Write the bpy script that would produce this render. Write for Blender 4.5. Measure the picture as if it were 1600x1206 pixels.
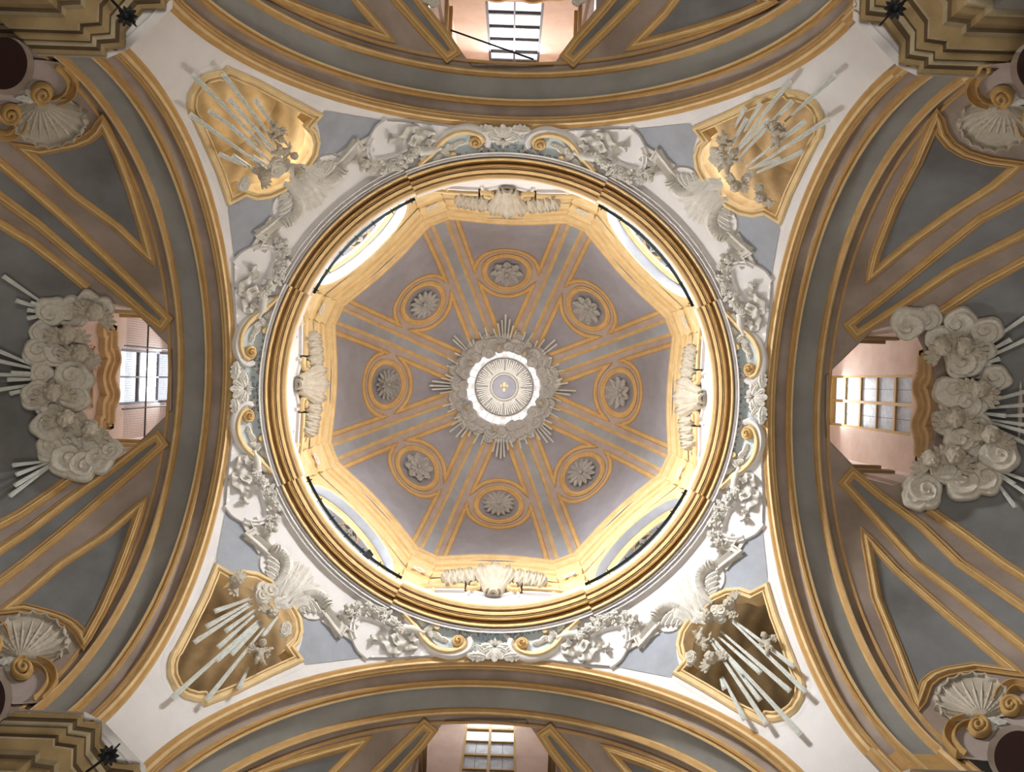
import bpy, bmesh, math, random
from mathutils import Vector as V, Matrix, geometry
PI = math.pi
rad = math.radians
random.seed(7)
SC = bpy.context.scene
for o in list(bpy.data.objects):
    bpy.data.objects.remove(o)

# ------------------------------------------------------------------ camera, world, lights, exposure
CX, CY, F = 798.0, 593.0, 1186.0          # zenith point and focal length in photo pixels
ROLL = rad(2.0)
CAM = V((0.2545, -0.307, 0.0))
c_, s_ = math.cos(ROLL), math.sin(ROLL)
cd = bpy.data.cameras.new('camera')
cd.sensor_width = 36; cd.lens = F / 1600 * 36
cd.shift_x = (800 - CX) / 1600; cd.shift_y = (CY - 603) / 1600
cd.clip_end = 200
cam = bpy.data.objects.new('camera', cd)
SC.collection.objects.link(cam)
cam.matrix_world = Matrix(((c_, -s_, 0, CAM.x), (-s_, -c_, 0, CAM.y), (0, 0, -1, CAM.z), (0, 0, 0, 1)))
SC.camera = cam
SC.view_settings.view_transform = 'Standard'
SC.view_settings.look = 'None'
SC.view_settings.gamma = 1
SC.view_settings.use_curve_mapping = False
SC.view_settings.exposure = -0.14

w = bpy.data.worlds.new('world'); SC.world = w; w.use_nodes = True
nt = w.node_tree; nt.nodes.clear()
wo = nt.nodes.new('ShaderNodeOutputWorld'); bg = nt.nodes.new('ShaderNodeBackground')
tc = nt.nodes.new('ShaderNodeTexCoord'); sx = nt.nodes.new('ShaderNodeSeparateXYZ')
rp = nt.nodes.new('ShaderNodeValToRGB')
rp.color_ramp.elements[0].position = 0.48; rp.color_ramp.elements[0].color = (0.125, 0.118, 0.112, 1)
rp.color_ramp.elements[1].position = 0.52; rp.color_ramp.elements[1].color = (1.35, 1.42, 1.55, 1)
mp = nt.nodes.new('ShaderNodeMapRange')
mp.inputs[1].default_value = -1; mp.inputs[2].default_value = 1
nt.links.new(tc.outputs['Generated'], sx.inputs[0]); nt.links.new(sx.outputs[2], mp.inputs[0])
nt.links.new(mp.outputs[0], rp.inputs[0]); nt.links.new(rp.outputs[0], bg.inputs[0]); nt.links.new(bg.outputs[0], wo.inputs[0])
bg.inputs[1].default_value = 1.0

def area(name, loc, target, sx_, sy_, power, col=(1, 1, 1), spread=180):
    l = bpy.data.lights.new(name, 'AREA'); l.shape = 'RECTANGLE'; l.size = sx_; l.size_y = sy_
    l.energy = power; l.color = col; l.spread = rad(spread)
    o = bpy.data.objects.new(name, l); SC.collection.objects.link(o)
    o.location = loc
    o.rotation_euler = (V(target) - V(loc)).to_track_quat('-Z', 'Y').to_euler()
    return o
def pt(name, loc, power, col=(1, 1, 1), r=0.25):
    l = bpy.data.lights.new(name, 'POINT'); l.energy = power; l.color = col; l.shadow_soft_size = r
    o = bpy.data.objects.new(name, l); SC.collection.objects.link(o); o.location = loc
    return o
# daylight entering at the drum windows (directions as seen in the photograph), powers in watts
DW = {'nw': (-1, -1, 950, 210), 'ne': (1, -1, 560, 150), 'sw': (-1, 1, 330, 130), 'se': (1, 1, 160, 110)}
for k, (ax, ay, p, p2) in DW.items():
    d = V((ax, ay, 0)).normalized()
    area('daylight_drum_' + k, d * 7.1 + V((0, 0, 19.7)), d * -5.0 + V((0, 0, 17.3)), 2.4, 1.3, p, (0.93, 0.97, 1.0), 78)
    area('daylight_dome_' + k, d * 6.9 + V((0, 0, 18.4)), d * -3.0 + V((0, 0, 24.5)), 2.4, 0.8, p2, (0.97, 0.98, 1.0), 140)
# lantern windows
for i in range(8):
    a = rad(22.5 + 45 * i); d = V((math.cos(a), math.sin(a), 0))
    area('daylight_lantern', d * 1.6 + V((0, 0, 29.2)), d * -.3 + V((0, 0, 30.9)), 0.8, 2.0, 16, (1, 0.98, 0.95))
# chamber windows behind the four arms: left, right, top, bottom
area('daylight_left', (-10.4, 0, 24.0), (-7.4, 0, 19.5), 1.5, 1.6, 240, (0.93, 0.96, 1))
area('daylight_right', (10.4, 0, 24.2), (7.4, 0, 19.5), 1.5, 1.6, 130, (0.95, 0.97, 1))
area('daylight_top', (0, -10.4, 24.4), (0, -7.4, 19.5), 1.5, 1.6, 260, (1, 0.96, 0.92))
area('daylight_bottom', (0, 10.4, 24.6), (0, 7.4, 19.5), 1.5, 1.4, 60, (0.95, 0.97, 1))
# added upward fill panels, standing for daylight from the nave (along the vertical axis of the photograph) and the transepts below the camera's view
for y in (-9.0, 9.0): area('fill_nave', (0, y, 0.6), (0, y * .75, 12), 7, 4, 760, (1, 0.95, 0.86))
for x in (-9.0, 9.0): area('fill_transept', (x, 0, 0.6), (x * .8, 0, 12), 4, 7, 45, (0.95, 0.97, 1))

# ------------------------------------------------------------------ materials
MATS = {}
def mat(name, col, col2=None, rough=0.8, nscale=2.0, bump=0.15, bscale=25.0, metal=0.0, stain=0.0, wave=None):
    m = bpy.data.materials.new(name); m.use_nodes = True
    n = m.node_tree; b = n.nodes['Principled BSDF']
    b.inputs['Roughness'].default_value = rough; b.inputs['Metallic'].default_value = metal
    b.inputs['Specular IOR Level'].default_value = 0.3
    t = n.nodes.new('ShaderNodeTexCoord')
    no = n.nodes.new('ShaderNodeTexNoise'); no.inputs['Scale'].default_value = nscale
    no.inputs['Detail'].default_value = 6; no.inputs['Roughness'].default_value = 0.65
    n.links.new(t.outputs['Object'], no.inputs['Vector'])
    r = n.nodes.new('ShaderNodeValToRGB')
    r.color_ramp.elements[0].position = 0.32; r.color_ramp.elements[1].position = 0.68
    c2 = col2 or tuple(x * 0.84 for x in col)
    r.color_ramp.elements[0].color = (*c2, 1); r.color_ramp.elements[1].color = (*col, 1)
    n.links.new(no.outputs[0], r.inputs[0])
    out = r.outputs[0]
    if wave:
        wv = n.nodes.new('ShaderNodeTexWave'); wv.inputs['Scale'].default_value = wave
        wv.inputs['Distortion'].default_value = 5; wv.inputs['Detail'].default_value = 3
        n.links.new(t.outputs['Object'], wv.inputs['Vector'])
        mx = n.nodes.new('ShaderNodeMixRGB'); mx.blend_type = 'MULTIPLY'; mx.inputs[0].default_value = 0.35
        n.links.new(out, mx.inputs[1]); n.links.new(wv.outputs[0], mx.inputs[2]); out = mx.outputs[0]
    if stain:
        n2 = n.nodes.new('ShaderNodeTexNoise'); n2.inputs['Scale'].default_value = 0.55; n2.inputs['Detail'].default_value = 8
        n.links.new(t.outputs['Object'], n2.inputs['Vector'])
        r2 = n.nodes.new('ShaderNodeValToRGB'); r2.color_ramp.elements[0].position = 0.35; r2.color_ramp.elements[1].position = 0.55
        k = 1 - stain
        r2.color_ramp.elements[0].color = (k, k * 0.97, k * 0.93, 1); r2.color_ramp.elements[1].color = (1, 1, 1, 1)
        mx = n.nodes.new('ShaderNodeMixRGB'); mx.blend_type = 'MULTIPLY'; mx.inputs[0].default_value = 1
        n.links.new(n2.outputs[0], r2.inputs[0]); n.links.new(out, mx.inputs[1]); n.links.new(r2.outputs[0], mx.inputs[2]); out = mx.outputs[0]
    n.links.new(out, b.inputs['Base Color'])
    if bump:
        nb = n.nodes.new('ShaderNodeTexNoise'); nb.inputs['Scale'].default_value = bscale; nb.inputs['Detail'].default_value = 4
        n.links.new(t.outputs['Object'], nb.inputs['Vector'])
        bu = n.nodes.new('ShaderNodeBump'); bu.inputs['Strength'].default_value = bump; bu.inputs['Distance'].default_value = 0.02
        n.links.new(nb.outputs[0], bu.inputs['Height']); n.links.new(bu.outputs[0], b.inputs['Normal'])
    MATS[name] = m
    return m
M_GOLD = mat('ochre_paint', (0.70, 0.47, 0.21), (0.56, 0.36, 0.15), nscale=3, bump=0.05)
M_CREAM = mat('cream_ochre_paint', (0.76, 0.57, 0.31), (0.62, 0.44, 0.22), nscale=3, bump=0.05)
M_MAUVE = mat('mauve_plaster', (0.47, 0.385, 0.35), (0.38, 0.31, 0.27), nscale=1.5)
M_GREY = mat('blue_grey_plaster', (0.345, 0.33, 0.37), (0.275, 0.265, 0.30), nscale=1.3, stain=0.10)
M_BLUE = mat('pale_blue_plaster', (0.375, 0.39, 0.43), (0.305, 0.32, 0.36), nscale=1.6, stain=0.1)
M_DGREY = mat('dull_grey_plaster', (0.225, 0.22, 0.215), (0.17, 0.165, 0.16), nscale=1.0, stain=0.3)
M_ARCH = mat('stone_grey_plaster', (0.31, 0.30, 0.28), (0.25, 0.24, 0.225), nscale=1.0, stain=0.12)
M_AMAUVE = mat('brown_mauve_plaster', (0.37, 0.29, 0.24), (0.28, 0.215, 0.17), nscale=1.2, stain=0.25)
M_AGOLD = mat('dark_ochre_paint', (0.56, 0.35, 0.135), (0.42, 0.25, 0.085), nscale=2.5, bump=0.05)
M_WHITE = mat('white_plaster', (0.74, 0.70, 0.68), (0.66, 0.62, 0.60), nscale=1.2, bump=0.08)
M_STUCCO = mat('stucco', (0.69, 0.65, 0.59), (0.55, 0.51, 0.45), nscale=6, bump=0.25, bscale=18)
M_STONE = mat('aged_stucco', (0.52, 0.46, 0.37), (0.38, 0.32, 0.24), nscale=4, bump=0.3, bscale=14)
M_ROS = mat('grey_stucco', (0.50, 0.475, 0.45), (0.38, 0.36, 0.34), nscale=7, bump=0.25, bscale=18)
M_BROWN = mat('brown_ochre_paint', (0.42, 0.28, 0.14), (0.32, 0.21, 0.10), nscale=3, bump=0.05)
M_CLOUD = mat('pale_stucco', (0.66, 0.61, 0.53), (0.50, 0.45, 0.37), nscale=4, bump=0.25, bscale=14)
M_EG = mat('shade_ochre_paint', (0.36, 0.25, 0.12), (0.25, 0.17, 0.08), nscale=2)  # darkened cornice paints: the dim corner light is put into their colour
M_EC = mat('shade_cream_paint', (0.48, 0.39, 0.25), (0.34, 0.27, 0.16), nscale=2)
M_EB = mat('shade_brown_paint', (0.13, 0.085, 0.045), (0.09, 0.06, 0.03), nscale=2)
M_LG = mat('light_ochre_paint', (0.72, 0.54, 0.30), (0.60, 0.42, 0.20), nscale=3, bump=0.05)
M_LINE = mat('burnt_ochre_shade_line', (0.50, 0.29, 0.11), (0.40, 0.22, 0.08), nscale=3, bump=0.05)  # dark line tone that paints shade beside and between the mouldings
M_RAY = mat('pale_grey_wood', (0.80, 0.80, 0.76), (0.68, 0.68, 0.64), nscale=8, rough=0.55)
M_OCHRE = mat('ochre_wall', (0.62, 0.48, 0.29), (0.44, 0.31, 0.16), nscale=1.6, wave=0.7, stain=0.3)
M_PINK = mat('pinkish_plaster', (0.80, 0.68, 0.60), (0.70, 0.57, 0.50), nscale=1.5, stain=0.1)
M_TAB = mat('inscription_blue', (0.58, 0.64, 0.66), (0.50, 0.56, 0.58), nscale=3)
M_INK = mat('inscription_letters', (0.10, 0.14, 0.17), bump=0)
M_IRON = mat('dark_iron', (0.02, 0.025, 0.025), rough=0.5, metal=0.3)
M_BLACK = mat('black_iron', (0.008, 0.008, 0.009), rough=0.5)
M_GREEN = mat('green_black_rail', (0.010, 0.017, 0.016), rough=1.0)
M_FRAMEW = mat('window_frame_grey', (0.16, 0.17, 0.20), rough=0.6)
M_FRAMEY = mat('window_frame_ochre', (0.60, 0.42, 0.16), rough=0.6)
M_PANE = mat('clouded_pane', (0.50, 0.56, 0.62), (0.30, 0.36, 0.42), nscale=5, rough=0.3)
M_RED = mat('dark_red_drape', (0.025, 0.006, 0.004), rough=0.9)
def glass():
    m = bpy.data.materials.new('window_glass'); m.use_nodes = True; n = m.node_tree; n.nodes.clear()
    o = n.nodes.new('ShaderNodeOutputMaterial'); mx = n.nodes.new('ShaderNodeMixShader'); mx.inputs[0].default_value = 0.06
    a = n.nodes.new('ShaderNodeBsdfTransparent'); g = n.nodes.new('ShaderNodeBsdfGlossy'); g.inputs['Roughness'].default_value = 0.1
    n.links.new(a.outputs[0], mx.inputs[1]); n.links.new(g.outputs[0], mx.inputs[2]); n.links.new(mx.outputs[0], o.inputs[0])
    return m
M_GLASS = glass()

# ------------------------------------------------------------------ helpers
COL = SC.collection
def mesh(name, vs, fs, m, smooth=38):
    me = bpy.data.meshes.new(name)
    me.from_pydata([tuple(v) for v in vs], [], fs)
    me.materials.append(m)
    if smooth:
        me.shade_smooth()
        me.set_sharp_from_angle(angle=rad(smooth))
    me.update()
    return me
def obj(name, vs, fs, m, parent=None, smooth=38):
    o = bpy.data.objects.new(name, mesh(name, vs, fs, m, smooth)); COL.objects.link(o)
    if parent: o.parent = parent; o.matrix_parent_inverse = parent.matrix_world.inverted()
    return o
def merge(parts):
    vs, fs = [], []
    for a, b in parts:
        k = len(vs); vs += list(a); fs += [tuple(i + k for i in f) for f in b]
    return vs, fs
def thing(name, label, cat, loc=(0, 0, 0), group=None):
    o = bpy.data.objects.new(name, None); COL.objects.link(o); o.location = loc
    o.matrix_world = Matrix.Translation(loc)
    o['label'] = label; o['category'] = cat
    if group: o['group'] = group
    return o
def struct(name, loc=(0, 0, 0)):
    o = bpy.data.objects.new(name, None); COL.objects.link(o); o.matrix_world = Matrix.Translation(loc); o['kind'] = 'structure'
    return o
def copy_tree(root, T, **props):
    r = root.copy(); COL.objects.link(r)
    for k, v in props.items(): r[k] = v
    def rec(src, dst):
        for ch in list(src.children):
            c = ch.copy(); COL.objects.link(c); c.parent = dst; c.matrix_parent_inverse = ch.matrix_parent_inverse.copy(); rec(ch, c)
    rec(root, r)
    r.matrix_world = T @ root.matrix_world
    return r
def inst(name, me, M, parent):
    o = bpy.data.objects.new(name, me); COL.objects.link(o)
    o.parent = parent; o.matrix_parent_inverse = parent.matrix_world.inverted(); o.matrix_world = M
    return o
def RZ(d): return Matrix.Rotation(rad(d), 4, 'Z')
def MIR(ax, ay): return Matrix.Diagonal((ax, ay, 1, 1))

def rdir(px, py):
    dx, dy = (px - CX) / F, (py - CY) / F
    return V((c_ * dx + s_ * dy, -s_ * dx + c_ * dy, 1))
def proj(P):
    q = (P - CAM); x = q.x / q.z * F; y = q.y / q.z * F
    return (CX + c_ * x - s_ * y, CY + s_ * x + c_ * y)
def sph(px, py, cen, R):
    d = rdir(px, py); q = CAM - cen
    a = d.dot(d); b = 2 * d.dot(q); c = q.dot(q) - R * R
    D = b * b - 4 * a * c
    t = (-b + math.sqrt(max(D, 0))) / (2 * a)
    P = CAM + d * t
    return P, (cen - P).normalized()
A, W_, ZS = 6.0, 5.2, 11.7
RP = math.sqrt(A * A + W_ * W_)
SCEN = V((0, 0, ZS))
def pend(px, py): return sph(px, py, SCEN, RP)
ARMD = {'left': V((-1, 0, 0)), 'right': V((1, 0, 0)), 'top': V((0, -1, 0)), 'bottom': V((0, 1, 0))}
XS = 7.3
def armchart(k):
    c = ARMD[k] * XS + V((0, 0, ZS))
    return lambda px, py: sph(px, py, c, W_)
def frame(P, N, T):
    T = (T - N * T.dot(N)).normalized(); B = N.cross(T)
    return Matrix(((T.x, B.x, N.x, P.x), (T.y, B.y, N.y, P.y), (T.z, B.z, N.z, P.z), (0, 0, 0, 1)))

def densify(path, step, closed=False):
    out = []; n = len(path); rng = n if closed else n - 1
    for i in range(rng):
        a, b = V(path[i]), V(path[(i + 1) % n]); L = (b - a).length; k = max(1, int(math.ceil(L / step)))
        for j in range(k): out.append(tuple(a.lerp(b, j / k)))
    if not closed: out.append(tuple(path[-1]))
    return out
def smooth_path(path, n=6, closed=False):
    """Catmull-Rom through 2D/3D points"""
    out = []; m = len(path); P = [V(p) for p in path]
    rng = m if closed else m - 1
    for i in range(rng):
        p0 = P[(i - 1) % m] if closed or i > 0 else P[0]
        p1 = P[i]; p2 = P[(i + 1) % m]
        p3 = P[(i + 2) % m] if closed or i + 2 < m else P[-1]
        for j in range(n):
            t = j / n
            out.append(0.5 * ((2 * p1) + (p2 - p0) * t + (2 * p0 - 5 * p1 + 4 * p2 - p3) * t * t + (3 * p1 - p0 - 3 * p2 + p3) * t ** 3))
    if not closed: out.append(P[-1])
    return [tuple(p) for p in out]
def sweep(Ps, Ns, prof, closed=False, scl=None, cap=True):
    n = len(Ps); m = len(prof); vs = []; fs = []
    for i in range(n):
        a = Ps[i - 1] if (closed or i > 0) else None
        b = Ps[(i + 1) % n] if (closed or i < n - 1) else None
        P = Ps[i]; N = Ns[i].normalized()
        t1 = (P - a).normalized() if a is not None else None
        t2 = (b - P).normalized() if b is not None else None
        if t1 is None: T = t2; k = 1
        elif t2 is None: T = t1; k = 1
        else:
            T = (t1 + t2)
            if T.length < 1e-4: T = t2
            T = T.normalized(); k = 1 / max(0.45, t1.dot(T))
        B = T.cross(N).normalized()
        s = scl(i / max(1, n - 1)) if scl else 1
        for (x, h) in prof: vs.append(P + B * (x * k * s) + N * (h * s))
    rng = n if closed else n - 1
    for i in range(rng):
        j = (i + 1) % n
        for q in range(m - 1):
            fs.append((i * m + q, i * m + q + 1, j * m + q + 1, j * m + q))
    if cap and not closed:
        fs.append(tuple(range(m))); fs.append(tuple((n - 1) * m + q for q in reversed(range(m))))
    return vs, fs
def bead(w, h):
    return [(-w / 2, -0.01), (-w / 2, h * .45), (-w * .34, h * .5), (-w * .25, h), (-w * .05, h), (0.0, h * .6), (w * .2, h * .6), (w * .3, h * .3), (w / 2, h * .3), (w / 2, -0.01)]
def rounded(w, h, n=7):
    return [(-w / 2, -0.02)] + [(-w / 2 * math.cos(PI * i / n), h * math.sin(PI * i / n)) for i in range(n + 1)] + [(w / 2, -0.02)]
def cav(w, h):   # broad moulding, two lips with a hollow
    return [(-w / 2, -0.01), (-w / 2, h * .5), (-w * .42, h), (-w * .34, h), (-w * .3, h * .55), (-w * .1, h * .2), (w * .12, h * .3), (w * .3, h * .75), (w * .36, h), (w * .46, h), (w / 2, h * .5), (w / 2, -0.01)]
def inside(p, poly):
    x, y = p[0], p[1]; r = False; n = len(poly); j = n - 1
    for i in range(n):
        xi, yi = poly[i][0], poly[i][1]; xj, yj = poly[j][0], poly[j][1]
        if (yi > y) != (yj > y) and x < (xj - xi) * (y - yi) / (yj - yi) + xi: r = not r
        j = i
    return r
def fill(poly, chart, step, holes=(), off=0.0):
    pts = []; edges = []
    for lp in [poly] + list(holes):
        k = len(pts); n = len(lp)
        pts += [V((p[0], p[1])) for p in lp]
        edges += [(k + i, k + (i + 1) % n) for i in range(n)]
    x0 = min(p[0] for p in poly); x1 = max(p[0] for p in poly); y0 = min(p[1] for p in poly); y1 = max(p[1] for p in poly)
    nx = int((x1 - x0) / step) + 1; ny = int((y1 - y0) / step) + 1
    for i in range(nx + 1):
        for j in range(ny + 1):
            q = (x0 + (i + .5 * (j % 2)) * step, y0 + j * step)
            if inside(q, poly) and not any(inside(q, h) for h in holes): pts.append(V(q))
    v2, e2, f2, *_ = geometry.delaunay_2d_cdt(pts, edges, [], 0, 1e-5)
    fs = []
    for f in f2:
        c = sum((v2[i] for i in f), V((0, 0))) / len(f)
        if inside(c, poly) and not any(inside(c, h) for h in holes): fs.append(tuple(f))
    vs = []
    for p in v2:
        P, N = chart(p[0], p[1]); vs.append(P + N * off)
    return vs, fs
def mould(path, chart, prof, step, closed=False, off=0.0, scl=None):
    d = densify(path, step, closed)
    PN = [chart(*p[:2]) for p in d]
    return sweep([p + n * off for p, n in PN], [n for p, n in PN], prof, closed, scl)
def spiral(cx, cy, r0, r1, a0, turns, n=26, asp=1.0):
    out = []
    for i in range(n + 1):
        t = i / n; r = r0 + (r1 - r0) * t; a = a0 + turns * 2 * PI * t
        out.append((cx + r * math.cos(a), cy + r * math.sin(a) * asp))
    return out
def box(x0, x1, y0, y1, z0, z1):
    v = [V((x, y, z)) for x in (x0, x1) for y in (y0, y1) for z in (z0, z1)]
    return v, [(0, 1, 3, 2), (4, 6, 7, 5), (0, 4, 5, 1), (2, 3, 7, 6), (0, 2, 6, 4), (1, 5, 7, 3)]
def bar(a, b, r, n=6):
    a, b = V(a), V(b); t = (b - a).normalized(); u = t.orthogonal().normalized(); v = t.cross(u)
    vs = [p + (u * math.cos(2 * PI * i / n) + v * math.sin(2 * PI * i / n)) * r for p in (a, b) for i in range(n)]
    return vs, [(i, (i + 1) % n, n + (i + 1) % n, n + i) for i in range(n)] + [tuple(reversed(range(n))), tuple(range(n, 2 * n))]
def tube(pts, r, n=6):
    Ps = [V(p) for p in pts]; vs = []; fs = []
    u = (Ps[1] - Ps[0]).orthogonal().normalized()
    for i, P in enumerate(Ps):
        t = (Ps[min(i + 1, len(Ps) - 1)] - Ps[max(i - 1, 0)]).normalized()
        u = (u - t * u.dot(t)).normalized(); v = t.cross(u)
        rr = r(i / (len(Ps) - 1)) if callable(r) else r
        vs += [P + (u * math.cos(2 * PI * k / n) + v * math.sin(2 * PI * k / n)) * rr for k in range(n)]
    for i in range(len(Ps) - 1):
        for k in range(n): fs.append((i * n + k, i * n + (k + 1) % n, (i + 1) * n + (k + 1) % n, (i + 1) * n + k))
    fs.append(tuple(reversed(range(n)))); fs.append(tuple((len(Ps) - 1) * n + k for k in range(n)))
    return vs, fs

# ---- ornament meshes in a local frame: x along, y across, z out of the surface
def leaf_vf(L=1.0, Wd=0.5, lobes=4, curl=0.25, depth=0.12, nu=14, nv=8, notch=0.22, sharp=0.8):
    vs = []; fs = []
    for i in range(nu + 1):
        u = i / nu
        w0 = math.sin(PI * min(1, (u * 0.93 + 0.05)) ** sharp) ** 0.75 * (1 - notch + notch * abs(math.sin(PI * lobes * u)) * 1.4)
        for j in range(nv + 1):
            v = j / nv * 2 - 1
            x = L * (u + 0.06 * abs(v) * math.sin(PI * u)); y = Wd / 2 * w0 * v
            z = depth * (1 - v * v) * math.sin(PI * (u * .9 + .08)) + depth * 0.55 * abs(math.sin(v * PI * 1.5)) * math.sin(PI * u) \
                + curl * L * max(0, u - 0.55) ** 2 * 2 - depth * .5 * math.exp(-(v / .12) ** 2) * (1 - u)
            vs.append(V((x, y, z)))
    q = nv + 1
    for i in range(nu):
        for j in range(nv): fs.append((i * q + j, i * q + j + 1, (i + 1) * q + j + 1, (i + 1) * q + j))
    # back side for thickness
    k = len(vs)
    vs += [V((a.x, a.y, min(a.z - 0.035 * L, 0))) for a in vs[:k]]
    m = len(fs)
    fs += [tuple(i + k for i in reversed(f)) for f in fs[:m]]
    rim = [j for j in range(q)] + [i * q + nv for i in range(1, nu + 1)] + [nu * q + j for j in reversed(range(nv))] + [i * q for i in reversed(range(1, nu))]
    for a in range(len(rim)):
        b = (a + 1) % len(rim); fs.append((rim[a], rim[b], rim[b] + k, rim[a] + k))
    return vs, fs
def lobe_vf(nu=16, nv=12):
    vs = []; fs = []
    for i in range(nu + 1):
        u = i / nu
        w0 = (.30 + .70 * u ** 1.3) if u < .82 else (.30 + .70 * .82 ** 1.3) * math.sqrt(max(0.02, 1 - ((u - .82) / .19) ** 2))
        for j in range(nv + 1):
            v = j / nv * 2 - 1
            z = .10 * (1 - v * v) + .05 * math.exp(-((abs(v) - .93) / .08) ** 2) * u + .035 * math.cos(v * PI * 3.5) * u + .25 * max(0, u - .6) ** 2 * 2 + .012 * math.sin(u * 42)
            vs.append(V((u + .03 * math.cos(v * PI) * (u > .8), .5 * w0 * v, z)))
    q = nv + 1
    for i in range(nu):
        for j in range(nv): fs.append((i * q + j, i * q + j + 1, (i + 1) * q + j + 1, (i + 1) * q + j))
    k = len(vs); vs += [V((a.x * .99, a.y * .97, a.z - .07)) for a in vs[:k]]; m = len(fs)
    fs += [tuple(i + k for i in reversed(f)) for f in fs[:m]]
    rim = [j for j in range(q)] + [i * q + nv for i in range(1, nu + 1)] + [nu * q + j for j in reversed(range(nv))] + [i * q for i in reversed(range(1, nu))]
    for a in range(len(rim)):
        b = (a + 1) % len(rim); fs.append((rim[a], rim[b], rim[b] + k, rim[a] + k))
    return vs, fs
def petal_vf(L=1.0, Wd=0.34, h=0.14):
    return leaf_vf(L, Wd, lobes=0.5, curl=0.18, depth=h, nu=7, nv=4, notch=0.0)
def puff_vf(kind=0, n=36, m=16):
    """flattened cloud puff, unit radius, with carved swirl ridges"""
    r = random.Random(kind * 13 + 5); vs = [V((0, 0, 0.36))]; fs = []
    ph = r.random() * 6; k1 = r.choice([2, 3]); ox, oy = r.uniform(-.3, .3), r.uniform(-.3, .3)
    for i in range(1, m + 1):
        q = i / m
        for j in range(n):
            a = 2 * PI * j / n
            rr = q * (1 + 0.07 * math.sin(k1 * a + ph) + 0.05 * math.sin(5 * a + ph * 2) * q)
            x, y = rr * math.cos(a), rr * math.sin(a)
            d = math.hypot(x - ox * (1 - q), y - oy * (1 - q)); an = math.atan2(y - oy, x - ox)
            sw = (d * (2.4 if kind % 2 else 1.8) + an / (2 * PI)) % 1.0
            z = 0.24 * math.sqrt(max(0, 1 - q ** 6)) + 0.24 * (sw if sw < .85 else (1 - sw) * 5.6) * (1 - q ** 10)
            if i == m: z = -0.12
            vs.append(V((x, y, z)))
    for j in range(n): fs.append((0, 1 + j, 1 + (j + 1) % n))
    for i in range(m - 1):
        for j in range(n):
            a = 1 + i * n; b = a + n
            fs.append((a + j, b + j, b + (j + 1) % n, a + (j + 1) % n))
    return vs, fs
def ico(center, rx, ry, rz, sub=2, rot=None):
    bm = bmesh.new(); bmesh.ops.create_icosphere(bm, subdivisions=sub, radius=1)
    vs = []
    for v in bm.verts:
        q = V((v.co.x * rx, v.co.y * ry, v.co.z * rz))
        if rot: q = rot @ q
        vs.append(q + V(center))
    fs = [tuple(v.index for v in f.verts) for f in bm.faces]; bm.free()
    return vs, fs
def limb(a, b, r0, r1):
    a, b = V(a), V(b); n = max(3, int((b - a).length / (min(r0, r1) * .55)))
    return [ico(a.lerp(b, i / n), r0 + (r1 - r0) * i / n, r0 + (r1 - r0) * i / n, r0 + (r1 - r0) * i / n, 1) for i in range(n + 1)]
def head_parts(c=(0, 0, 0), s=1.0, seed=1, hair=True):
    r = random.Random(seed); c = V(c); P = []
    def e(x, y, z, a, b, d, sub=2): P.append(ico(c + V((x, y, z)) * s, a * s, b * s, d * s, sub))
    e(0, .1, 0, .92, 1.0, .95, 3); e(0, -.35, .3, .62, .58, .62)
    for q in (-1, 1):
        e(q * .42, -.28, .62, .34, .32, .30); e(q * .95, -.05, .0, .14, .26, .18, 1)
        e(q * .34, .08, .86, .15, .09, .10, 1); e(q * .34, .30, .84, .26, .07, .14, 1)
    e(0, -.06, .98, .10, .20, .13, 1); e(0, -.17, 1.04, .15, .10, .13, 1)
    e(0, -.42, .90, .19, .06, .10, 1); e(0, -.53, .86, .15, .06, .10, 1); e(0, -.78, .60, .26, .20, .24, 1)
    if hair:
        for i in range(26):
            a = r.uniform(-PI, PI); b = r.uniform(.15, 1.45)
            x, y, z = math.cos(a) * math.cos(b), math.sin(b), math.sin(a) * math.cos(b)
            if z > .55 and y < .62: continue
            q = r.uniform(.20, .30); e(x * .92, y * 1.0 + .12, z * .92, q, q, q, 1)
    return P
def remesh(parts, voxel, name, m):
    vs, fs = merge(parts); me = bpy.data.meshes.new('tmp'); me.from_pydata([tuple(v) for v in vs], [], fs)
    o = bpy.data.objects.new('tmp', me); COL.objects.link(o)
    md = o.modifiers.new('r', 'REMESH'); md.mode = 'VOXEL'; md.voxel_size = voxel; md.use_smooth_shade = True
    sm = o.modifiers.new('s', 'SMOOTH'); sm.factor = .5; sm.iterations = 2
    dg = bpy.context.evaluated_depsgraph_get(); dg.update()
    me2 = bpy.data.meshes.new_from_object(o.evaluated_get(dg)); me2.name = name
    me2.materials.clear(); me2.materials.append(m); me2.shade_smooth()
    bpy.data.objects.remove(o)
    return me2
def hand(c, d, s):
    """palm and five fingers; c wrist, d direction"""
    c, d = V(c), V(d).normalized(); side = d.cross(V((0, 0, 1))).normalized(); P = []
    P.append(ico(c + d * .12 * s, .12 * s, .12 * s, .08 * s, 1))
    for i, L in enumerate((.20, .25, .24, .19)):
        b = c + d * .18 * s + side * (i - 1.5) * .07 * s
        P += limb(b, b + (d + side * (i - 1.5) * .12) * L * s + V((0, 0, -.05 * s)), .036 * s, .03 * s)
    P += limb(c + side * -.1 * s, c + side * -.22 * s + d * .14 * s, .042 * s, .034 * s)
    return P
MP = {}
MP['head0'] = remesh(head_parts(seed=2), .085, 'head', M_STONE)
MP['head1'] = remesh(head_parts(seed=5), .085, 'head', M_STONE)
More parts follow.
